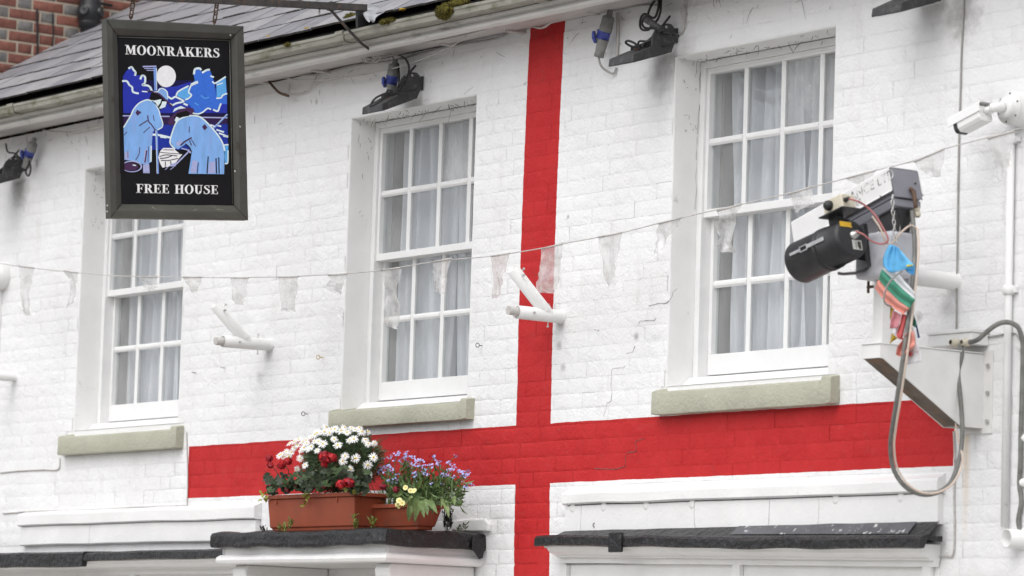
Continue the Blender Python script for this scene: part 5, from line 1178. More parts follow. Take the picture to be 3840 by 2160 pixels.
scrap('flag_scrap', [(sc(530,890),sc(630,945)),(sc(505,1000),sc(620,1010)),(sc(495,1110),sc(590,1100))], 'frose', 'rose pink flag scrap hanging beside the camera post', -.635, .008, 4)
scrap('flag_scrap', [(sc(640,930),sc(690,950)),(sc(620,1040),sc(680,1040)),(sc(570,1190),sc(650,1200)),(sc(600,1235),sc(645,1240))], 'fred', 'dark red flag scrap behind the thick conduit', -.640, .010, 6)
scrap('flag_scrap', [(sc(520,1130),sc(610,1060)),(sc(515,1165),sc(590,1150)),(sc(560,1185),sc(575,1180))], 'fwhite', 'small white flag scrap under the rose pink one', -.630, .006, 7)
scrap('flag_scrap', [(sc(515,1165),sc(530,1180)),(sc(505,1240),sc(590,1220)),(sc(490,1290),sc(520,1265))], 'fgold', 'small mustard flag scrap touching the bracket top', -.625, .008, 8)
scrap('flag_scrap', [(sc(500,850),sc(548,880)),(sc(500,900),sc(540,895)),(sc(492,1000),sc(510,985))], 'fgold', 'narrow mustard flag scrap hanging beside the camera post', -.628, .008, 12)
scrap('flag_scrap', [(sc(745,940),sc(765,935)),(sc(740,1010),sc(800,1030)),(sc(745,1060),sc(800,1100))], 'fgreen', 'green flag scrap right of the conduit', -.60, .008, 9)
scrap('flag_scrap', [(sc(758,935),sc(775,945)),(sc(790,1010),sc(806,1030)),(sc(815,1150),sc(835,1160)),(sc(825,1220),sc(852,1218))], 'fnavy', 'navy and white flag ribbon, rightmost of the tangle', -.59, .006, 10)
scrap('flag_scrap', [(sc(690,1160),sc(770,1140)),(sc(640,1250),sc(795,1240)),(sc(580,1330),sc(790,1320)),(sc(565,1415),sc(700,1385)),(sc(610,1440),sc(690,1420))], 'fpink', 'salmon flag curled round the conduit above the bracket end', -.645, .016, 11)
wf = thing('flag_scrap', P(*dp(*sc(780,1240)), -.62), 'white flag with small red crosses, lowest of the tangle', 'flag')
scrap('cloth', [(sc(745,1060),sc(790,1110)),(sc(770,1180),sc(820,1240)),(sc(700,1340),sc(840,1330)),(sc(690,1449),sc(865,1430)),(sc(690,1540),sc(872,1500))], 'fwhite', None, -.62, .006, 13, wf)
for (cx, cy, s) in ((735,1410,30), (815,1388,9)):
    for (w, h) in ((s, s*.38), (s*.38, s)):
        scrap('red_cross', [(sc(cx-w,cy-h),sc(cx+w,cy-h)),(sc(cx-w,cy+h),sc(cx+w,cy+h))], 'fred', None, -.632 if w > h else -.6335, .001, 13, wf, n=2)

# ================================================================ bullet camera at the right edge
bc0 = P(*q(3,0,2440,1085), -.075)
bc = thing('bullet_camera', (bc0.x, 0, bc0.z), 'small white bullet camera on a round base at the right edge', 'camera')
t = MB(); t.lathe([(.073,0),(.073,.072),(.068,.076),(.066,.080),(.040,.081),(.040,.0815)], (bc0.x, 0, bc0.z), (0,-1,0), 36); t.build('junction_base', M['whitep'], bc)
t = MB(); t.lathe([(.070,.0),(.070,.010),(.046,.0105),(.046,.026),(.030,.034),(.0,.034)], (bc0.x, -.078, bc0.z), (0,-1,0), 36); t.build('mount_flange', M['whitep'], bc)
t = MB()
for k in range(6):
    a = R(60*k+20); t.lathe([(.0045,0),(.0045,.001),(0,.001)], (bc0.x+.060*math.cos(a), -.0885, bc0.z+.060*math.sin(a)), (0,-1,0), 8)
t.build('screw_holes', M['labeltext'], bc)
jn = Vector((bc0.x, -.112, bc0.z)); el = P(*q(3,0,2250,1090), -.155)
t = MB(); t.tube(curve([jn, jn.lerp(el, .5)+Vector((0,-.01,0)), el], 5), .021, 14); t.build('arm', M['whitep'], bc)
rb = P(*q(3,0,2185,1120), -.16); t = MB(); t.tube([el, rb], .014, 12); t.build('knuckle', M['whitep'], bc)
fa = P(*q(3,0,1915,1265), -.17); bdir = (fa-rb).normalized(); bs = bdir.cross(Vector((0,0,1))).normalized(); bu = bs.cross(bdir).normalized()
if bu.z < 0: bu = -bu
if bs.y > 0: bs = -bs
Lb = (fa-rb).length; o = rb-bdir*.0-bu*.034
def ocyl(nm, pts, L0, L1, mat, bev=.004): t = MB(); t.prism([o+bdir*L0+bs*u*1.3+bu*(v-.03)*1.35+bu*.03 for u, v in pts], bdir*(L1-L0)); return t.build(nm, mat, bc, bev=bev)
ocyl('body', [(-.030,.012),(-.022,.0),(.022,.0),(.030,.012),(.030,.052),(-.030,.052)], .0, Lb*.84, M['whitep'], .005)
ocyl('face', [(-.029,.012),(-.021,.001),(.021,.001),(.029,.012),(.029,.050),(-.029,.050)], Lb*.841, Lb*.98, M['black'], .004)
ocyl('hood', [(-.034,.030),(-.032,.0535),(-.022,.064),(.022,.064),(.032,.0535),(.034,.030),(.0315,.030),(.030,.0525),(.021,.061),(-.021,.061),(-.030,.0525),(-.0315,.030)], -.01, Lb*1.12, M['whitep'], 0)
t = MB(); lc = o+bdir*(Lb*.981)+bu*.028; t.lathe([(.016,0),(.016,.003),(.012,.002),(0,.001)], lc, bdir, 16); t.build('lens', M['blackp'], bc)
# round mount half in view at the left edge, with its trunking
lm = P(*dp(-8, 693), -.05); t = MB(); t.lathe([(.085,0),(.085,.05),(.080,.056),(.075,.06),(.074,.085),(.03,.09),(0,.09)], (lm.x, 0, lm.z), (0,-1,0), 36); tag(t.build('camera_mount', M['whitep']), 'round white camera mount cut by the left edge', 'mount')
t = MB(); a = P(*dp(4, 735), 0); b = P(*dp(3, 1440), 0); t.box((a.x-.012, -.012, b.z), (a.x+.012, 0, a.z)); tag(t.build('cable_trunking', M['whitep']), 'narrow white cable cover running down the left edge', 'trunking')

# ================================================================ pipes and wires on the right
x = P(*q(3,3,2425,600)).x; z0 = P(*q(3,3,2420,960)).z; z1 = P(*q(3,1,2450,-100)).z
vp = thing('wall_pipe', (x, 0, z0), 'slim white painted pipe running down the wall at the right', 'pipe')
t = MB(); t.tube([(x,-.022,z0), (x,-.022,z1)], .0165, 14); t.build('pipe', M['render'], vp)
for y, r_ in ((25, 2), (1410, 0)):
    z = P(*q(3,r_,2450,y)).z; t = MB(); t.lathe([(.0195,-.02),(.026,-.016),(.026,.016),(.0195,.02)], (x,-.022,z), (0,0,1), 14); t.box((x-.03,-.018,z-.012), (x+.04,-.002,z+.012)); t.build('pipe_clip', M['render'], vp)
w = P(*q(3,3,2425,1070), -.07); t = MB(); t.lathe([(.050,0),(.044,.01),(.040,.012),(.040,.075),(.035,.076),(.035,.01),(0,.01)], (w.x, 0, w.z), (-.15,-1,.0), 26); tag(t.build('waste_pipe', M['whitep']), 'open end of a white waste pipe low on the wall at the right', 'pipe')
vc = [(2424,-20),(2422,60),(2418,150),(2416,230),(2413,330),(2411,430),(2409,560),(2407,700),(2406,830)]
t = MB(); t.tube(curve([P(*dp(*p), -.006) for p in vc], 4), .0042, 7); tag(t.build('wall_wire', M['cableg']), 'dark wire clipped straight down the wall right of the big camera', 'wire')
vc = [(2399,1085),(2402,1160),(2400,1250),(2401,1330),(2398,1394),(2380,1399),(2340,1400),(2305,1402)]
t = MB(); t.tube(curve([P(*dp(*p), -.006) for p in vc], 4), .0042, 7); tag(t.build('wall_wire', M['cablew']), 'painted wire turning below the right cornice', 'wire')
vc = [q(3,2,2190,495), q(3,2,2300,480), q(3,2,2400,460), q(3,2,2490,455), q(3,2,2540,520)]
t = MB(); t.tube(curve([P(*p, -.006) for p in vc], 4), .0042, 7); tag(t.build('wall_wire', M['cableg']), 'short wire behind the arching conduit at the right', 'wire')
vc = [q(0,3,0,412), q(0,3,180,392), q(0,3,430,380), q(0,3,560,382), q(0,3,600,350), q(0,3,602,260)]
t = MB(); t.tube(curve([P(*p, -.005) for p in vc], 4), .004, 7); tag(t.build('wall_wire', M['cablew']), 'painted wire bending up to the left sill', 'wire')
vc = [q(0,3,30,820), q(0,3,400,795), q(0,3,900,785), q(0,3,1400,755), q(0,3,1840,740), q(0,3,1880,700), q(0,3,1888,400), q(0,3,1880,140), q(0,3,1876,0)]
t = MB(); t.tube(curve([P(*p, -.005) for p in vc], 4), .004, 7); tag(t.build('wall_wire', M['cablew']), 'painted wire along the left plaster band and up beside the red end', 'wire')
vc = [q(2,0,1740,-30), q(2,0,1738,150), q(2,0,1725,280), q(2,0,1690,335), q(2,0,1640,350)]
t = MB(); t.tube(curve([P(*p, -.012) for p in vc], 5), .0055, 7); tag(t.build('wall_wire', M['cablew']), 'pale cable curving down to the lamp beside the right window', 'wire')
vc = [q(2,0,1060,130), q(2,0,1065,300), q(2,0,1060,480), q(2,0,1052,560)]
t = MB(); t.tube(curve([P(*p, -.010) for p in vc], 4), .0075, 8); tag(t.build('wall_wire', M['cablew']), 'painted conduit beside the hanging plug right of the red band', 'wire')
# wires slung under the gutter
def eavewire(pts, r, mat, lab, Y): t = MB(); t.tube(curve([P(*q(c, 0, x, y), Y if len(e) == 0 else e[0]) for c, x, y, *e in pts], 5), r, 7); tag(t.build('eaves_cable', M[mat]), lab, 'cable')
eavewire([(0,0,1270),(0,400,1200),(0,1000,1080),(1,0,745),(1,300,665),(1,700,580),(1,1100,520),(1,1250,495)], .006, 'cablew', 'pale cable clipped along the soffit left of the middle lamp', -.235)
eavewire([(1,1250,495),(1,1500,450),(1,1900,395),(1,2300,300),(2,0,175),(2,300,110),(2,700,40),(2,1000,5)], .006, 'cablew', 'pale cable clipped along the soffit right of the middle lamp', -.20)
eavewire([(1,600,700,-.05),(1,400,690,-.10),(1,300,700,-.16),(1,265,640,-.2),(1,310,600,-.22),(1,420,585,-.22),(1,800,560,-.2),(1,1150,520,-.2)], .008, 'cablew', 'thick pale cable making a hairpin under the gutter', -.2)
eavewire([(1,120,750,-.05),(1,300,785,-.06),(1,500,810,-.07),(1,700,795,-.08),(1,1000,765,-.08),(1,1300,710,-.09),(1,1600,620,-.10),(1,1950,470,-.12),(1,2200,330,-.16),(1,2400,250,-.2)], .0032, 'cablew', 'thin slack wire swooping below the eaves past the middle lamp', -.1)
eavewire([(1,620,700,-.02),(1,600,800,-.02),(1,540,900,-.02),(1,420,940,-.02),(1,230,935,-.02)], .004, 'cablew', 'thin wire hanging down to an old iron hook left of the middle window', -.02)
eavewire([(1,110,795,-.01),(1,180,880,-.03),(1,240,935,-.05),(1,325,965,-.06)], .0075, 'rust', 'old iron hook high on the wall left of the middle window', -.02)
eavewire([(2,70,280,-.04),(2,200,265,-.05),(2,300,280,-.06),(2,400,220,-.07),(2,500,150,-.08),(2,640,160,-.07),(2,740,100,-.08),(2,900,70,-.06),(2,980,130,-.05)], .0065, 'cablew', 'tangled pale cable draped over the top of the red band', -.06)
eavewire([(2,0,215,-.10),(2,200,190,-.10),(2,420,180,-.09),(2,470,140,-.10),(2,700,60,-.12),(2,1000,20,-.12),(2,1400,-5,-.10)], .005, 'cablew', 'second pale cable along the soffit over the red band', -.06)
eavewire([(0,430,1310,-.03),(0,700,1330,-.04),(0,900,1290,-.05),(0,1040,1265,-.06)], .004, 'cablew', 'thin wire under the gutter just left of the sign', -.03)
eavewire([(1, -400, 914, -0.012), (1, 0, 852, -0.012), (1, 300, 769, -0.012), (1, 640, 742, -0.012), (1, 1000, 654, -0.012), (1, 1400, 607, -0.012), (1, 1900, 474, -0.012), (1, 2400, 392, -0.012), (2, 100, 274, -0.012), (2, 700, 162, -0.012), (2, 1250, 59, -0.012), (2, 1500, 52, -0.012)], .0055, 'cableg', 'grimy grey cable pinned along the top of the wall under the soffit', -.05)
eavewire([(1,-200,810,-.12),(1,100,770,-.12),(1,500,680,-.13),(1,900,590,-.14),(1,1250,530,-.14),(1,1450,490,-.14),(1,1800,420,-.14),(1,2200,330,-.13),(2,-100,240,-.13)], .004, 'cableg', 'thin grey cable along the middle of the soffit', -.12)
eavewire([(1,1390,600,-.05),(1,1350,560,-.08),(1,1250,590,-.1),(1,1180,600,-.12),(1,1100,560,-.14),(1,1180,520,-.15),(1,1400,560,-.1),(1,1500,590,-.06),(1,1540,680,-.06)], .005, 'cableg', 'loose grey cable looping over the middle lamp plug', -.1)
t = MB()
for k in range(3): c = P(*q(1,0,1110+50*k,575), -.12); t.tube([c+Vector((.045*math.cos(a), .0, .026*math.sin(a))) for a in [j*math.pi/8 for j in range(16)]], .0035, 6, closed=True)
tag(t.build('cable_coil', M['cablew']), 'small coil of pale cable tied under the soffit by the stay rod', 'cable')
sn = P(*q(2,0,240,155), -.10); t = MB(); t.lathe([(.03,0),(.03,.02),(.026,.03),(.0,.032)], sn, (0,-.3,-1), 20); tag(t.build('light_sensor', M['whitep']), 'round white sensor under the soffit left of the red band', 'sensor')
for i, (c, x, y) in enumerate(((1,655,690), (1,1940,420), (2,780,100), (2,35,290), (1,60,800))):
    p = P(*q(c, 0, x, y), -.05); t = MB(); t.box((p.x-.022, -.10, p.z-.022), (p.x+.022, 0, p.z+.045))
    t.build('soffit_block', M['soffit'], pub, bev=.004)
# eye hooks screwed into the wall
for (c, r_, x, y), lab, mt in (((1,2,670,700), 'brassy eye hook left of the middle window', 'lichen'), ((1,2,520,1268), 'steel eye hook on the wall left of the middle sill', 'iron'), ((1,2,2275,580), 'steel eye hook right of the middle window', 'iron'), ((1,3,1800,235), 'red painted eye hook above the blue flowers', 'redp'), ((0,2,1975,855), 'bent nail below the left flagpole socket', 'iron'), ((0,2,2265,805), 'rusty bent nail nearer the left flagpole socket', 'rust'), ((2,2,875,425), 'white nail in the wall right of the red band', 'cablew'), ((2,3,880,940), 'small hook with hanging wire above the right lead', 'iron')):
    p = P(*q(c, r_, x, y), 0); t = MB(); t.tube([p+Vector((0,.01,0)), p+Vector((0,-.018,0))], .0022, 6)
    t.tube([p+Vector((0,-.028,0))+Vector((.0, .011*math.cos(a), .011*math.sin(a))) for a in [j*math.pi/6 for j in range(12)]], .002, 6, closed=True) if 'hook' in lab else t.tube([p+Vector((0,-.018,0)), p+Vector((-.012,-.022,.004))], .002, 6)
    tag(t.build('wall_hook', M[mt]), lab, 'hook')
# ================================================================ planters
def trough(x0, x1, y0, y1, z0, z1, label, taper=.012, feet=True):
    p = thing('planter', ((x0+x1)/2, (y0+y1)/2, z0), label, 'planter', 'terracotta troughs on the door hood')
    t = MB(); w = .004; zf = z0+.018
    def ring(o, z): return [(x0+o, y0+o, z), (x1-o, y0+o, z), (x1-o, y1-o, z), (x0+o, y1-o, z)]
    rings = [ring(taper+.010, z0), ring(taper+.008, zf), ring(taper, zf+.001), ring(0, z1-.022), ring(.004+w, z1-.022), ring(.010+w, z1-.04)]
    v = [p_ for r_ in rings for p_ in r_]; f = [(0,3,2,1)]
    for i in range(len(rings)-1):
        for k in range(4): k2 = (k+1) % 4; f.append((i*4+k, i*4+k2, i*4+4+k2, i*4+4+k))
    t.add(v, f); t.build('body', M['terra'], p, bev=.004)
    t = MB(); o = .012; rr = [ring(.001, z1-.021), ring(-o, z1-.020), ring(-o, z1), ring(.006, z1), ring(.006, z1-.03)]
    v = [p_ for r_ in rr for p_ in r_]; f = []
    for i in range(len(rr)-1):
        for k in range(4): k2 = (k+1) % 4; f.append((i*4+k, i*4+k2, i*4+4+k2, i*4+4+k))
    t.add(v, f); t.build('rim', M['terra'], p, bev=.003)
    for fx in (.1, .8):
        xx = x0+(x1-x0)*fx; t = MB(); t.box((xx, y0-.004, z1-.047), (xx+.012, y0+.001, z1-.022)); t.build('rib', M['terra'], p)
    for fy in (.22, .75):
        yy = y0+(y1-y0)*fy; t = MB(); t.box((x1-.001, yy, z1-.045), (x1+.004, yy+.006, z1-.022)); t.build('rib', M['terra'], p)
    t = MB(); t.add([(x0+.01,y0+.01,z1-.02),(x1-.01,y0+.01,z1-.02),(x1-.01,y1-.01,z1-.02),(x0+.01,y1-.01,z1-.02)], [(0,1,2,3)]); t.build('soil', M['soil'], p)
    return p
trough(-1.655, -.830, -.505, -.310, 2.3335, 2.520, 'long terracotta trough of daisies on the hood')
trough(-.92, -.445, -.385, -.235, 2.3335, 2.462, 'short terracotta trough of blue flowers beside the wall on the hood', .022)

# ---------------------------------------------------------------- plants
rg = random.Random(21)
def blade(t, p, d, L, w, m=0, bend=.25, n=2):
    d = d.normalized(); s = d.cross(Vector((rg.gauss(0,1), rg.gauss(0,1), rg.gauss(0,1)))).normalized()
    up = s.cross(d); q0 = p+d*L*.5+up*bend*L*.15; q1 = p+d*L+up*bend*L*-.1
    t.add([p-s*w*.25, p+s*w*.25, q0+s*w*.5, q0-s*w*.5, q1], [(0,1,2,3), (3,2,4)], True, m)
def leaf(L, W, curl=.3, ruffle=0, n=6, lobes=False, thick=None):     # a leaf lying along +x, face up +z
    t = MB(); g = []
    for i in range(n+1):
        u = i/n; w = W*math.sin(math.pi*min(1, u**.75*.97+.02))**.8+.0005; row = []
        for j in range(5):
            v = (j-2)/2; row.append(Vector((L*u, v*w*.5, -curl*L*u*u*.6+abs(v)*w*.18+ruffle*W*noise.noise(Vector((u*7, v*3, L*50))))))
        g.append(row)
    t.sheet(g); return t
def round_leaf(Rr, seed):
    t = MB(); r2 = random.Random(seed); g = []
    for i in range(4):
        row = []
        for j in range(19):
            a = R(-160+320*j/18); k = Rr*(i/3)*(1+.10*math.sin(j*2.1*1.5)+.05*r2.uniform(-1, 1)); row.append(Vector((k*math.cos(a), k*math.sin(a), .22*k*math.sin(j*1.9)*.5+.12*(i/3)**2*Rr)))
        g.append(row)
    t.sheet(g); return t
def aim(d, roll=0.0, ax='Z'): return Matrix.Rotation(roll, 4, Vector(d)).to_quaternion() @ Vector(d).to_track_quat(ax, 'Y')
def vary(base, n): return [base(i) for i in range(n)]
TOCAM = (CAM-Vector((-1.2,-.5,2.6))).normalized()
# daisies
C1 = Vector((-1.17, -.375, 2.69))
db = thing('daisy_bush', (-1.15, -.42, 2.51), 'bushy white marguerite daisies filling the long trough', 'plant')
def on_bush(px, py, c, rx, ry, rz):      # nearest point of the bush's surface along the sight line
    d = ray(px, py).normalized(); s = Vector((1/rx, 1/ry, 1/rz)); o = Vector([(CAM-c)[k]*s[k] for k in range(3)]); e = Vector([d[k]*s[k] for k in range(3)])
    A, B, Cc = e.dot(e), 2*o.dot(e), o.dot(o)-1; D_ = B*B-4*A*Cc
    tt = (-B-math.sqrt(D_))/(2*A) if D_ > 0 else -B/(2*A)
    return CAM+d*tt
RX, RY, RZ_ = .32, .16, .172
tf = MB()
for i in range(12500):
    d = Vector((rg.gauss(0,1), rg.gauss(0,1), rg.gauss(0,1))).normalized(); k = rg.random()**.33
    shp = .90+.16*noise.noise(d*2.5)
    p = C1+Vector((d.x*RX*k*shp, d.y*RY*k*shp, d.z*RZ_*k*shp))
    if p.z < 2.50: p.z = 2.50+rg.random()*.06
    blade(tf, p, d+Vector((rg.gauss(0,.5), rg.gauss(0,.5), .35+rg.gauss(0,.4))), rg.uniform(.020,.048), rg.uniform(.0024,.0045), rg.choice((0,0,1)))
tag(tf.build('foliage', [M['needle'], M['needle2']], db), kind='stuff')
ts = MB()
for i in range(40):
    a = Vector((C1.x+rg.uniform(-.3,.3), C1.y+rg.uniform(-.08,.08), 2.505)); b = C1+Vector((rg.uniform(-.33,.33), rg.uniform(-.14,.14), rg.uniform(-.02,.14))); ts.tube(curve([a, a.lerp(b,.5)+Vector((rg.uniform(-.02,.02),0,.02)), b], 3), .0016, 4)
tag(ts.build('stems', M['geran'], db), kind='stuff')
def daisy(seed):
    t = MB(); r2 = random.Random(seed); n = 13
    for k in range(n):
        a = 2*math.pi*k/n+r2.uniform(-.1,.1); L = r2.uniform(.019,.024); w = .0050; dn = r2.uniform(-.22,.04) if seed < 3 else r2.uniform(-.75,-.25)
        e = Vector((math.cos(a), math.sin(a), 0)); s = Vector((-math.sin(a), math.cos(a), 0)); z = Vector((0,0,1))
        p = [e*.003-s*w*.25, e*.003+s*w*.25, e*L*.6+s*w*.5+z*dn*L*.25, e*L*.6-s*w*.5+z*dn*L*.25, e*L*.95+s*w*.25+z*dn*L*.8, e*L*.95-s*w*.25+z*dn*L*.8]
        t.add(p, [(0,1,2,3),(3,2,4,5)], True)
    return t.mesh('flower', M['petal'])
DM = vary(daisy, 5)
dc = MB(); dc.lathe([(.0046,-.001),(.0044,.0015),(.003,.003),(0,.0035)], (0,0,0), (0,0,1), 10); DC = dc.mesh('flower_centre', M['disc'])
DP = [(400,105),(350,130),(480,105),(440,88),(520,122),(390,172),(318,205),(268,240),(248,250),(345,252),(300,262),(490,170),(545,178),(468,192),(560,158),(600,40),(640,102),(680,132),(740,20),(690,12),(785,85),(830,145),(920,20),(945,92),(985,82),(1060,10),(1130,130),(1100,92),(1188,120),(900,250),(1005,272),(880,305),(625,200),(450,270),(505,345),(420,375),(1125,330),(1130,430),(1180,262),(950,375),(862,0),(800,-18),(1000,-8),(1120,12),(700,-32),(560,62),(596,108),(425,140),(760,-8),(1040,-22),(880,-30),(960,-25),(330,230),(370,215),(515,90),(620,20)]
for i, (x, y) in enumerate(DP):
    p = on_bush(*q(1,3,x,y), C1, RX*1.0, RY*1.03, RZ_*1.03); nrm = Vector(((p-C1).x/RX**2, (p-C1).y/RY**2, (p-C1).z/RZ_**2)).normalized()
    d = (nrm*.5+TOCAM*.75+Vector((rg.gauss(0,.22), rg.gauss(0,.22), .35+rg.gauss(0,.2)))).normalized()
    fl = put('flower', DM[3+rg.randrange(2)] if y < 140 and rg.random() < .45 else DM[rg.randrange(3)], db, p+d*.012, aim(d, rg.uniform(0,6)), rg.uniform(.9,1.3))
    c = bpy.data.objects.new('flower_centre', DC); COL.objects.link(c); c.parent = fl
# geranium
ge = thing('geranium', (-1.2, -.44, 2.51), 'red geranium with dark rounded leaves along the front of the long trough', 'plant')
RLM = [round_leaf(.042, k).mesh('leaf', M['geran'] if k % 2 else M['geran2']) for k in range(5)]
for i in range(130):
    x = rg.uniform(110, 1110); y = rg.uniform(425, 630)-70*math.exp(-((x-800)/260)**2)
    p = P(*q(1,3,x,y), rg.uniform(-.60,-.50)); d = (TOCAM*.55+Vector((rg.gauss(0,.45), rg.gauss(0,.35), .7+rg.gauss(0,.3)))).normalized()
    put('leaf', RLM[rg.randrange(5)], ge, p, aim(d, rg.uniform(0,6)), rg.uniform(.38,.80))
def redhead(seed, big=1.0):
    t = MB(); r2 = random.Random(seed)
    for i in range(95):
        d = Vector((r2.gauss(0,1), r2.gauss(0,1), r2.gauss(0,1)+.3)).normalized(); p = d*.036*big*r2.uniform(.75,1.0); p.z *= .75
        s = d.cross(Vector((r2.gauss(0,1), r2.gauss(0,1), r2.gauss(0,1)))).normalized(); u = s.cross(d); w = .011*r2.uniform(.7,1.3); tip = d*.005
        t.add([p-s*w+tip, p-u*w*.8, p+s*w+tip*r2.uniform(-1,2), p+u*w*.8], [(0,1,2,3)], True, 0 if r2.random() < .7 else 1)
    return t
for (x, y, s, Y) in ((695,255,1.05,-.60),(760,262,.7,-.60),(255,335,.6,-.56),(320,295,.55,-.56),(135,265,.42,-.52),(855,530,.68,-.63),(930,512,.75,-.63),(690,325,.35,-.59),(145,335,.35,-.52)):
    h = redhead(int(x+y), s); c = P(*q(1,3,x,y), Y); h.v = [v+c for v in h.v]; h.build('flower_head', [M['redp'], M['redd']], ge)
for (x, y) in ((320,580),(420,530),(565,555),(630,510),(690,540),(1410,580),(1280,550)):
    h = redhead(int(x*3), .32); c = P(*q(1,3,x,y), -.53 if x < 1200 else -.42); h.v = [v+c for v in h.v]; h.build('small_flower', [M['redd'], M['redd']], ge)
t = MB()
for a, b in (((225,435),(150,335)),((330,415),(300,340)),((150,335),(135,270)),((700,330),(705,420)),((240,540),(180,470)),((870,540),(860,590))): t.tube(curve([P(*q(1,3,*a), -.48), P(*q(1,3,(a[0]+b[0])/2+8,(a[1]+b[1])/2), -.49), P(*q(1,3,*b), -.5)], 4), .0022, 5)
t.build('stalks', M['stem'], ge)
# trailing yellow leaves at the rim
for pts, lab in (([(60,610),(80,630),(105,612),(70,655),(95,670),(50,680),(120,640)], 'yellowing sprig spilling over the left end of the long trough'), ([(510,620),(500,650),(515,670),(495,690),(512,705),(490,740),(505,655)], 'yellowing sprig hanging down the front of the long trough'), ([(905,560),(930,575),(955,565),(975,585),(995,580),(920,585)], 'yellowing sprig at the right front rim of the long trough')):
    c = P(*q(1,3,*pts[0]), -.52); sg = thing('trailing_sprig', c, lab, 'plant'); st = MB(); st.tube(curve([P(*q(1,3,*p), -.522) for p in pts[:6]], 3), .0012, 4); st.build('stem', M['ivy'], sg)
    lm_ = leaf(.022, .014, .2).mesh('leaf', M['ivy'])
    for p in pts:
        for k in range(2):
            d = (TOCAM*.8+Vector((rg.gauss(0,.5), rg.gauss(0,.5), rg.gauss(0,.4)))).normalized(); put('leaf', lm_, sg, P(*q(1,3,p[0]+rg.uniform(-12,12),p[1]+rg.uniform(-10,10)), -.525), aim(d, rg.uniform(0,6)), rg.uniform(.7,1.2))
# forget-me-nots
fm = thing('forget_me_not', (-.68, -.30, 2.45), 'airy blue forget-me-nots in the short trough', 'plant')
FP = [(1285,270),(1350,255),(1395,285),(1420,220),(1450,300),(1500,235),(1520,205),(1545,250),(1575,255),(1520,300),(1475,320),(1260,380),(1300,360),(1330,345),(1350,380),(1300,400),(1245,395),(1365,410),(1340,480),(1420,435),(1395,490),(1500,470),(1540,390),(1600,300),(1640,310),(1620,340),(1580,330),(1660,290),(1700,340),(1720,375),(1690,400),(1610,410),(1590,430),(1710,430),(1760,345),(1790,265),(1820,320),(1850,300),(1840,330),(2000,245),(1935,310),(1960,340),(1940,390),(1970,380),(1990,360),(1900,430),(1860,440),(1930,440),(1980,450),(2040,395),(2060,410),(2120,405),(2145,430),(2100,440),(2070,450),(2055,505),(2120,515),(2160,530),(2105,560),(1870,520),(1900,540),(1770,520),(1600,475),(1690,380),(1660,350),(1560,350),(1480,280),(1505,260),(1975,635)]
fs = MB(); fb = Vector((-.68,-.31,2.45))
def fcluster(seed):
    t = MB(); r2 = random.Random(seed)
    for k in range(7):
        c = Vector((r2.uniform(-.012,.012), r2.uniform(-.012,.012), r2.uniform(-.005,.007))); nn = Vector((r2.gauss(0,.5), r2.gauss(0,.5), 1)).normalized(); u = nn.orthogonal().normalized(); w = nn.cross(u)
        ps = [c]+[c+(u*math.cos(a)+w*math.sin(a))*.0058*(1 if j % 2 else .78)+nn*.0007 for j, a in enumerate([2*math.pi*i/10 for i in range(10)])]
        t.add(ps, [(0, j+1, (j+1) % 10+1) for j in range(10)])
    return t.mesh('flower_cluster', M['bluep2'])
FC = vary(fcluster, 5)
for (x, y) in FP:
    Y = -.31+rg.uniform(-.09,.09); p = P(*q(1,3,x,y), Y); b = fb+Vector((rg.uniform(-.20,.20), rg.uniform(-.05,.05), 0)); b.x = b.x*.5+p.x*.5
    fs.tube(curve([b, b.lerp(p,.55)+Vector((rg.uniform(-.015,.015), 0, .02)), p], 3), .0013, 4)
    for k in range(12):
        u = rg.uniform(.05,.85); a = b.lerp(p, u); blade(fs, a, (p-b).normalized()*.6+Vector((rg.gauss(0,.7), rg.gauss(0,.5), .2)), rg.uniform(.025,.06), rg.uniform(.006,.012), 0, .6)
    d = (TOCAM*.55+Vector((rg.gauss(0,.35), rg.gauss(0,.35), .7))).normalized(); put('flower_cluster', FC[rg.randrange(5)], fm, p, aim(d, rg.uniform(0,6)), rg.uniform(.85,1.2))
for k in range(620):
    a = P(*q(1,3,rg.uniform(1330,2080),rg.uniform(500,760)), -.31+rg.uniform(-.1,.1)); blade(fs, a, Vector((rg.gauss(0,.7), rg.gauss(0,.6), .5+rg.gauss(0,.5))), rg.uniform(.03,.07), rg.uniform(.007,.014), 0, .8)
tag(fs.build('foliage', M['forget'], fm), kind='stuff')
# primrose
pr = thing('primrose', (-.66, -.39, 2.46), 'pale yellow primrose with long leaves drooping over the short trough', 'plant')
PL = [leaf(.115, .034, .55, .10, 9), leaf(.10, .030, .8, .12, 9), leaf(.085, .028, .3, .08, 9)]; PLM = [l.mesh('leaf', M[m]) for l, m in zip(PL, ('prim', 'prim2', 'prim'))]
for (x0, y0, x1, y1, s) in ((1600,650,1500,900,1),(1570,660,1540,860,.95),(1620,650,1590,850,.95),(1640,660,1600,890,1),(1650,680,1680,800,.7),(1700,670,1730,850,.95),(1530,660,1480,760,.8),(1480,610,1345,640,.9),(1500,560,1460,460,.9),(1620,560,1670,465,.9),(1740,680,1790,760,.7),(1560,640,1560,780,.8),(1900,690,1930,800,.8),(1880,660,1870,730,.7),(1990,640,2000,740,.75)):
    a, b = P(*q(1,3,x0,y0), -.405), P(*q(1,3,x1,y1), -.43); d = (b-a); L = d.length; ex = d.normalized(); zz = (TOCAM-ex*TOCAM.dot(ex)).normalized(); yy = zz.cross(ex); m3 = Matrix((ex, yy, zz)).transposed()
    put('leaf', PLM[rg.randrange(3)], pr, a, m3.to_quaternion(), L/.105)
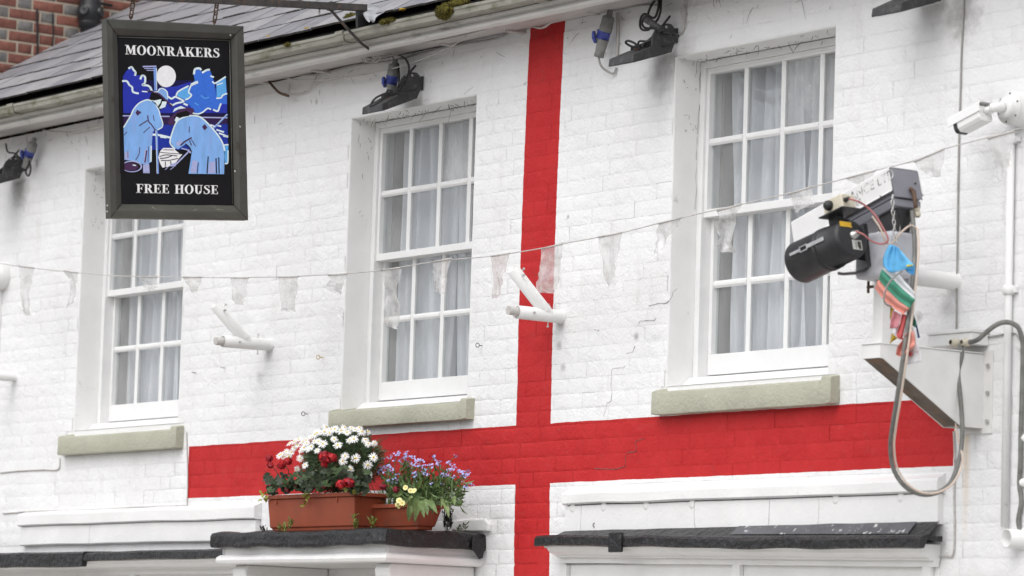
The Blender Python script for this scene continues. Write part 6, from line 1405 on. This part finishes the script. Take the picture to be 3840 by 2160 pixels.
def primf(seed):
    t = MB()
    for k in range(5):
        a = 2*math.pi*k/5; e = Vector((math.cos(a), math.sin(a), 0)); s = Vector((-math.sin(a), math.cos(a), 0)); z = Vector((0,0,.002))
        t.add([e*.002, e*.010-s*.0085+z, e*.016-s*.006+z, e*.0145+z*.5, e*.016+s*.006+z, e*.010+s*.0085+z], [(0,1,2,3,4,5)], True)
    return t
PF = primf(1).mesh('flower', M['primp']); pc = MB(); pc.lathe([(.0045,.0005),(.003,.002),(0,.0022)], (0,0,0), (0,0,1), 8); PCM = pc.mesh('flower_centre', M['primc'])
for (x, y) in ((1505,560),(1555,590),(1590,592),(1425,730),(1440,690),(1470,715),(1430,745)):
    p = P(*q(1,3,x,y), -.44); d = (TOCAM*.8+Vector((rg.gauss(0,.25), rg.gauss(0,.25), .35))).normalized(); f_ = put('flower', PF, pr, p, aim(d, rg.uniform(0,6)), rg.uniform(.8,1.05)); c = bpy.data.objects.new('flower_centre', PCM); COL.objects.link(c); c.parent = f_
# weeds on the lead
for pts, lab, mt in (([(60,1000),(95,1000)], 'tiny dark weed left of the long trough foot', 'darkleaf'), ([(240,985),(330,960),(290,985),(350,930)], 'bright green weed at the left foot of the long trough', 'weed'), ([(990,950),(1010,955),(985,880)], 'upright green weed before the right end of the long trough', 'weed'), ([(1165,945),(1175,900)], 'small green weed under the right end of the long trough', 'weed'), ([(2095,975),(2045,990)], 'little weed on the hood beside the loose plaster', 'geran'), ([(1920,960),(1960,900),(1900,900),(1940,990)], 'dark withered weed between the short trough and the wall', 'darkleaf')):
    c = P(*q(1,3,*pts[0]), -.56 if pts[0][0] < 1300 else -.20); wd = MB(); sz = 1 if mt != 'darkleaf' or len(pts) < 3 else 2
    for (x, y) in pts:
        a = P(*q(1,3,x,y+15), -.56 if x < 1300 else -.20)
        for k in range(16*sz): blade(wd, a+Vector((rg.uniform(-.008,.008)*sz, rg.uniform(-.008,.008), rg.uniform(-.004,.03)*sz)), Vector((rg.gauss(0,.7), rg.gauss(0,.6), 1)), rg.uniform(.015,.035)*(1+.3*sz-.3), rg.uniform(.004,.007), 0, .5)
    tag(wd.build('weed', M[mt]), lab, 'weed')
